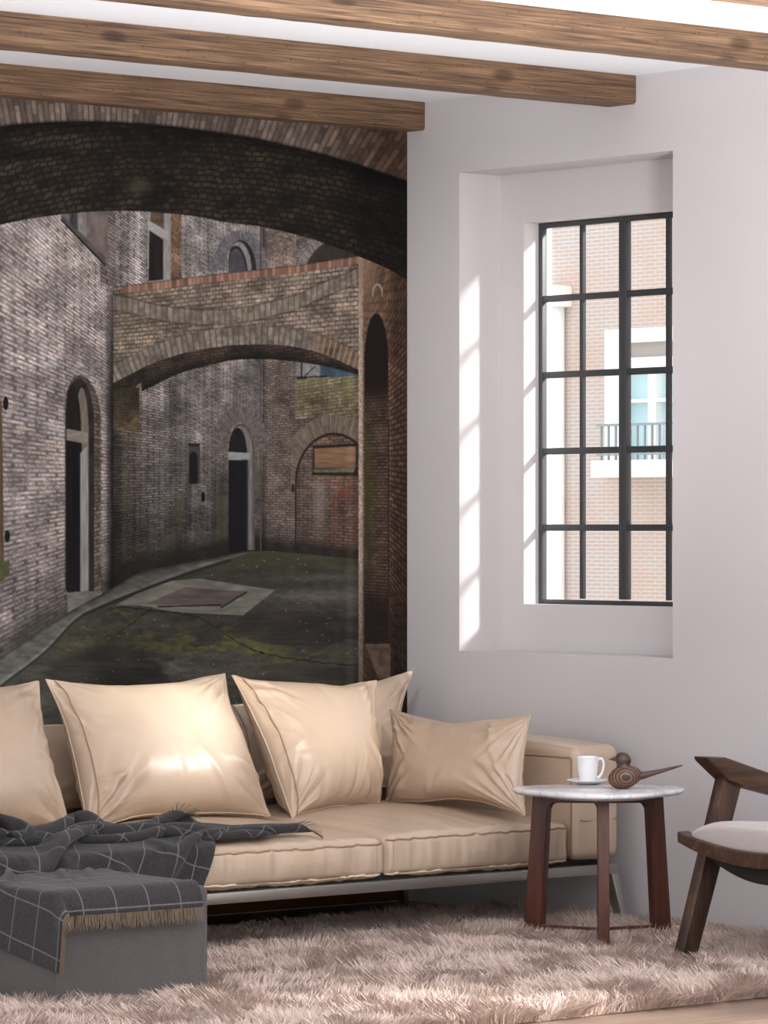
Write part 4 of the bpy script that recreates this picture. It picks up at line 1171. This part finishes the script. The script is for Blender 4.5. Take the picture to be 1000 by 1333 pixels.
CP = (-.405, -1.375, .500)
lathe('saucer', [(0, .0042), (.030, .0042), (.034, .006), (.052, .0105), (.0625, .0145), (.0635, .0135), (.0615, .0115), (.050, .0065), (.036, .0015), (.033, 0), (0, .0005)], M['porcelain'], None, 64, CP, .9); bpy.data.objects['saucer'].data.transform(Matrix.Diagonal((1.1, 1.1, 1.0, 1)))
tag(bpy.data.objects['saucer'], 'white porcelain saucer under the cup on the marble table', 'saucer')
cup = thing('coffee_cup', 'white porcelain cup with one handle standing on the saucer', 'cup', (CP[0], CP[1], .5044))
cup.rotation_euler.z = 0
lathe('cup_body', [(0, .003), (.020, .003), (.022, 0), (.0245, 0), (.0255, .003), (.030, .014), (.0345, .032), (.0372, .052), (.0385, .0715), (.0392, .0735), (.0385, .0745), (.0375, .0735), (.036, .052), (.033, .032), (.028, .014), (.022, .007), (0, .006)], M['porcelain'], cup, 64, None, 1.2)
hq = math.atan2(-.62, .78)
dx = Vector((math.cos(hq), math.sin(hq), 0))
hp = [(.0360, .064), (.042, .0685), (.0495, .0675), (.0545, .060), (.0555, .049), (.053, .036), (.0475, .024), (.040, .0165), (.0305, .0145)]
hs_ = []
for i in range(len(hp) - 1):
    for t in (0, .33, .66): hs_.append(tuple(dx * (hp[i][0] * (1 - t) + hp[i + 1][0] * t) + Vector((0, 0, hp[i][1] * (1 - t) + hp[i + 1][1] * t))))
hs_.append(tuple(dx * hp[-1][0] + Vector((0, 0, hp[-1][1]))))
tube('handle', hs_, .0042, M['porcelain'], cup, 10)
for c_ in cup.children: c_.data.transform(Matrix.Diagonal((.94, .94, 1.14, 1)))

# turned wooden bird, beak to the left, long tail to the right
BP = Vector((-.475, -1.625, .500)); br_ = math.atan2(-.6446, .7646)
bird = thing('wooden_bird', 'turned dark wooden bird figurine with long pointed tail on the marble table', 'figurine', tuple(BP), br_)
def blob(name, c, r, m, parent, fn=None, nu=48, nv=32):
    V = []; Fc = []
    for i in range(nv + 1):
        t = PI * i / nv
        for j in range(nu):
            p = 2 * PI * j / nu
            d = Vector((math.sin(t) * math.cos(p), math.sin(t) * math.sin(p), math.cos(t)))
            v = Vector((d.x * r[0], d.y * r[1], d.z * r[2]))
            if fn: v = fn(v, d)
            V.append(v)
    for i in range(nv):
        for j in range(nu): Fc.append((i * nu + j, i * nu + (j + 1) % nu, (i + 1) * nu + (j + 1) % nu, (i + 1) * nu + j)[::-1])
    return mesh(name, V, Fc, m, parent, True, None, c)
def bodyf(v, d):
    v = v.copy()
    if d.x > 0: v.z *= 1 - .22 * d.x; v.y *= 1 - .15 * d.x
    v.z += .006 * d.x
    if v.z < -.0325: v.z = -.0325
    return v
blob('body', (0, 0, .0325), (.047, .034, .0335), M['birdwood'], bird, bodyf)
blob('head', (-.005, 0, .0785), (.0215, .0205, .0215), M['birddark'], bird, lambda v, d: v + Vector((-.004 * max(0, d.z), 0, 0)))
lathe('neck', [(0, -.012), (.023, -.012), (.0195, .0), (.0165, .006), (.0165, .012), (0, .014)], M['birddark'], bird, 32, (-.004, 0, .062))
lathe('beak', [(0, 0), (.0075, 0), (.0066, .006), (.0042, .012), (.002, .018), (.0006, .0225), (0, .023)], M['birddark'], bird, 20)
bk_ = bpy.data.objects['beak']; bk_.data.transform(Matrix.Translation((-.0235, 0, .082)) @ Matrix.Rotation(-PI / 2 - .10, 4, 'Y'))
V = []; Fc = []; kk = 14
prof = [(.030, .019, .013, .034), (.050, .015, .0105, .037), (.075, .012, .0078, .043), (.105, .0100, .0055, .0505), (.135, .0075, .0036, .0585), (.150, .005, .0022, .0625), (.156, .001, .0008, .0640)]
for (x, ry, rz, zc) in prof:
    for j in range(kk):
        q = 2 * PI * j / kk; V.append((x, ry * math.cos(q), zc + rz * math.sin(q)))
for i in range(len(prof) - 1):
    for j in range(kk): Fc.append((i * kk + j, i * kk + (j + 1) % kk, (i + 1) * kk + (j + 1) % kk, (i + 1) * kk + j))
Fc.append(tuple(range(kk))[::-1]); Fc.append(tuple((len(prof) - 1) * kk + j for j in range(kk)))
mesh('tail', V, Fc, M['birddark'], bird, True)
blob('eye', (-.0125, -.0175, .0815), (.0022, .0016, .0022), M['black'], bird, None, 12, 8)
for c_ in family(bird):
    c_.data.transform(Matrix.Scale(1.17, 4)); c_.location = c_.location * 1.17
# ================================================================== lounge chair at the right edge
CY0, CY1 = -2.15, -2.79                       # far and near side of the chair
ch = thing('lounge_chair', 'dark wooden lounge chair with pale seat pad and sloping arms, cut by the right edge', 'chair', (-.45, -2.47, 0))
DW = M['darkwood']
def slab(name, pts, y, th, bev=.004, m=None, par=None):
    bm = bmesh.new(); bm_prism(bm, [(x, y - th, z) for x, z in pts], (0, 2 * th, 0), bev)
    return from_bm(name, bm, m or DW, par or ch, True, .6)
for y, sg in ((CY0, 1), (CY1, -1)):
    # front leg runs from the floor through to the arm
    slab('leg', [(-.764, .012), (-.700, .012), (-.500, .545), (-.574, .575)], y, .021, m=M['darkwood_leg'])
    # arm: flat blade, tilted down to the back, chamfered nose
    bm = bmesh.new()
    w = .034
    top = [(-.662, .632), (-.580, .628), (-.10, .488), (.02, .452)]
    bot = [(-.650, .617), (-.566, .558), (-.49, .535), (.02, .414)]
    def P(pt, yy): return Vector((pt[0], yy, pt[1]))
    nose = [(-.662, .633), (-.582, .629), (.03, .452), (.03, .412), (-.495, .536), (-.567, .556), (-.652, .618)]
    bm_prism(bm, [(x, y - w, z) for x, z in nose], (0, 2 * w, 0), .007, 3)
    from_bm('armrest', bm, DW, ch, True, .6)
    slab('leg', [(-.08, .45), (-.015, .43), (.075, .012), (.02, .012)], y, .021, m=M['darkwood_leg'])
# front rail: bows downwards between the legs
def bowed(name, x0, x1, zt, zb, dip, dipb, ya, yb, m, bev=.004, n=24):
    V = []; Fc = []
    for i in range(n + 1):
        t = i / n; y = ya + (yb - ya) * t; s = 4 * t * (1 - t)
        for (x, z) in ((x0, zt - dip * s), (x1, zt - dip * s), (x1, zb - dipb * s), (x0, zb - dipb * s)): V.append((x, y, z))
    for i in range(n):
        for j in range(4): Fc.append((i * 4 + j, i * 4 + (j + 1) % 4, i * 4 + 4 + (j + 1) % 4, i * 4 + 4 + j))
    Fc.append((3, 2, 1, 0)); Fc.append(tuple(n * 4 + j for j in range(4)))
    o = mesh(name, V, Fc, m, ch, False)
    bm = bmesh.new(); bm.from_mesh(o.data); bmesh.ops.recalc_face_normals(bm, faces=bm.faces); bm.to_mesh(o.data); bm.free()
    b = o.modifiers.new('bevel', 'BEVEL'); b.width = bev; b.segments = 2; b.limit_method = 'ANGLE'
    return o
bowed('front_rail', -.748, -.700, .409, .376, .045, .060, CY0 + .012, CY1 - .012, DW)
bowed('rear_rail', -.06, -.015, .325, .285, .03, .03, CY0, CY1, DW)
for y in (CY0 - .045, CY1 + .045):
    slab('side_rail', [(-.71, .395), (-.02, .315), (-.02, .270), (-.50, .318), (-.71, .362)], y, .016)
bowed('seat_shell', -.70, -.05, .366, .340, .05, .075, CY0 - .06, CY1 + .06, M['black'], .003)
# seat pad
def padskew(W, T):
    u = (W[:, 0] + .735) / .66
    W[:, 2] -= .075 * np.clip(u, 0, 1)
    W[:, 2] -= (T[:, 2] > -.9) * (T[:, 2] + 1) / 2 * .034 * np.clip((np.abs(T[:, 1]) - .45) / .55, 0, 1) ** 2.2
    t = (W[:, 1] - (CY0 + CY1) / 2) / ((CY0 - CY1) / 2)
    W[:, 2] -= (T[:, 2] < 0) * .04 * (1 - t * t)
    return W
puffy_box('seat_pad', (-.732, CY1 + .022, .392), (-.075, CY0 - .022, .446), M['seat_fabric'], ch, .022, (30, 30, 10), (.004, .006, .020), .0008, 61, 6., padskew)
# back: two posts, top rail and pad (beyond the edge of the photo)
for y in (CY0 - .05, CY1 + .05):
    slab('back_post', [(-.075, .30), (-.03, .29), (.19, .80), (.155, .81)], y, .018)
bm = bmesh.new(); bm_prism(bm, [(.10, CY0 - .03, .70), (.135, CY0 - .03, .69), (.19, CY0 - .03, .80), (.155, CY0 - .03, .81)], (0, CY1 - CY0 + .06, 0), .006)
from_bm('back_rail', bm, DW, ch, True, .6)
def backskew(W, T):
    W[:, 0] += (W[:, 2] - .36) * .42; return W
puffy_box('back_pad', (-.10, CY1 + .075, .37), (-.045, CY0 - .075, .77), M['seat_fabric'], ch, .022, (10, 30, 24), (.014, .004, .004), .0008, 62, 6., backskew)
rebase(ch, family(ch))
# ================================================================== shag rug
RX0, RX1, RY0, RY1 = -4.3, -.035, -2.885, -.60
def make_rug():
    rug = box('shag_rug', (RX0 + .02, RY0 + .02, .001), (RX1 - .01, RY1 - .02, .009), M['rugbase'])
    tag(rug, 'thick pinkish beige shag rug spread on the wooden floor under the furniture', 'rug')
    rng = np.random.RandomState(11)
    n = 170000
    x = rng.uniform(-3.75, RX1, n); y = rng.uniform(RY0, RY1, n)
    keep = ~((x > OT[0] + .01) & (x < OT[3] - .01) & (y > OT[1] + .01) & (y < OT[4] - .01))
    keep &= ~((x < -2.95) & (y > -1.0))
    x, y = x[keep], y[keep]; n = len(x)
    # tufts share a lean
    a = 2 * PI * (fbm(x * 3.2, y * 3.2, 91, 3) * 2.2 + fbm(x * 14, y * 14, 95, 2) * .8) + .5 * rng.randn(n)
    lean = .25 + .65 * fbm(x * 9, y * 9, 92, 2) * rng.uniform(.6, 1.3, n)
    dx, dy = np.cos(a) * lean, np.sin(a) * lean
    e = np.clip(1 - (y - RY0) / .06, 0, 1); dy -= e * 1.1                      # spills over the front edge
    dx += -.15
    # bent aside by what stands on it
    Ln = rng.uniform(.044, .070, n) * (.75 + .5 * fbm(x * 6, y * 6, 93, 2))
    w = rng.uniform(.0013, .0026, n)
    fac = rng.uniform(0, PI, n)
    sx, sy = np.cos(fac), np.sin(fac)
    lev = [(0, 1.0), (.35, 1.0), (.7, .75), (1.0, .0)]
    P = np.zeros((n, 7, 3)); c = 0
    nrm = np.sqrt(1 + lean ** 2)
    for (t, ww) in lev:
        bx = x + dx * Ln * t ** 1.6 / nrm * 1.2; by = y + dy * Ln * t ** 1.6 / nrm * 1.2
        bz = .006 + Ln * (t - .30 * np.clip(lean, 0, 1.6) * t * t) / nrm * 1.05
        bx = np.minimum(bx, -.004)
        if ww > 0:
            P[:, c] = np.stack([bx - sx * w * ww, by - sy * w * ww, bz], -1); P[:, c + 1] = np.stack([np.minimum(bx + sx * w * ww, -.003), by + sy * w * ww, bz], -1); c += 2
        else: P[:, c] = np.stack([bx, by, bz], -1)
    b = (np.arange(n) * 7)[:, None, None]
    Q = np.concatenate([b + np.array([[0, 1, 3, 2]]), b + np.array([[2, 3, 5, 4]]), b + np.array([[4, 5, 6, 6]])], 1).reshape(-1, 4)
    # tip triangles are written as triangles
    quads = (b + np.array([[0, 1, 3, 2], [2, 3, 5, 4]])).reshape(-1, 4); tris = (b + np.array([[4, 5, 6]])).reshape(-1, 3)
    me = bpy.data.meshes.new('pile'); V = P.reshape(-1, 3)
    me.vertices.add(len(V)); me.vertices.foreach_set('co', V.astype(np.float32).ravel())
    loops = np.concatenate([quads.ravel(), tris.ravel()]).astype(np.int32)
    me.loops.add(len(loops)); me.loops.foreach_set('vertex_index', loops)
    st = np.concatenate([np.arange(len(quads)) * 4, len(quads) * 4 + np.arange(len(tris)) * 3]).astype(np.int32)
    me.polygons.add(len(st)); me.polygons.foreach_set('loop_start', st)
    me.update(calc_edges=True); me.shade_smooth(); me.materials.append(M['pile'])
    o = bpy.data.objects.new('pile', me); link(o, rug); o['kind'] = 'stuff'
make_rug()
# ================================================================== camera and light
cd = bpy.data.cameras.new('camera'); cam = bpy.data.objects.new('camera', cd); link(cam)
cam.location = (-9.144054897854799, -10.72012675986033, 1.3289867755737066)
aa = math.atan2(6100., 5142.)
cam.rotation_euler = (PI / 2, 0, aa - PI / 2 + 0.0)
cd.sensor_fit = 'HORIZONTAL'; cd.sensor_width = 36; cd.lens = 5.142 * 36
cd.shift_y = (687 - 666.5) / 1000.; cd.clip_end = 300
SC.camera = cam
sun = bpy.data.lights.new('sun', 'SUN'); sun.energy = SUN_E; sun.angle = SUN_A; sun.color = SUN_C
so = bpy.data.objects.new('sun', sun); link(so); so.location = (6, -6, 6)
so.rotation_euler = Vector(SUN_DIR).to_track_quat('-Z', 'Y').to_euler()
sl = bpy.data.lights.new('cushion_fill', 'SPOT'); sl.energy = CUSHION_FILL_E; sl.spot_size = math.radians(10.5); sl.spot_blend = .9; sl.shadow_soft_size = .06; sl.color = (1.0, .93, .84)  # unseen fill spot added to brighten the cushion beside the throw pillow
sp = bpy.data.objects.new('cushion_fill', sl); link(sp); sp.location = (-2.3, -4.3, 2.72)
sp.rotation_euler = (Vector((-.80, -.45, .78)) - sp.location).to_track_quat('-Z', 'Y').to_euler()
ul = bpy.data.lights.new('ceiling_fill', 'AREA'); ul.energy = CEILING_FILL_E; ul.shape = 'DISK'; ul.size = .5; ul.color = (.95, .97, 1.0)  # fill light without a fixture, added to brighten the ceiling
uo = bpy.data.objects.new('ceiling_fill', ul); link(uo); uo.location = (-1.9, -4.3, 1.0); uo.rotation_euler = (PI, 0, 0)
s2 = bpy.data.lights.new('wall_fill', 'SPOT'); s2.energy = WALL_FILL_E; s2.spot_size = math.radians(36); s2.spot_blend = 1.0; s2.shadow_soft_size = .12; s2.color = (1.0, .98, .97)  # unseen fill spot added to brighten the window wall near the corner
o2_ = bpy.data.objects.new('wall_fill', s2); link(o2_); o2_.location = (-3.0, -2.7, 2.72)
o2_.rotation_euler = (Vector((0, -.45, 1.62)) - o2_.location).to_track_quat('-Z', 'Y').to_euler()
w = bpy.data.worlds.new('daylight'); SC.world = w; w.use_nodes = True
bg = w.node_tree.nodes['Background']; bg.inputs[0].default_value = SKY_C; bg.inputs[1].default_value = SKY_E
vs = SC.view_settings
vs.view_transform = 'Standard'; vs.look = 'None'; vs.gamma = 1.0; vs.use_curve_mapping = False; vs.exposure = EXPO
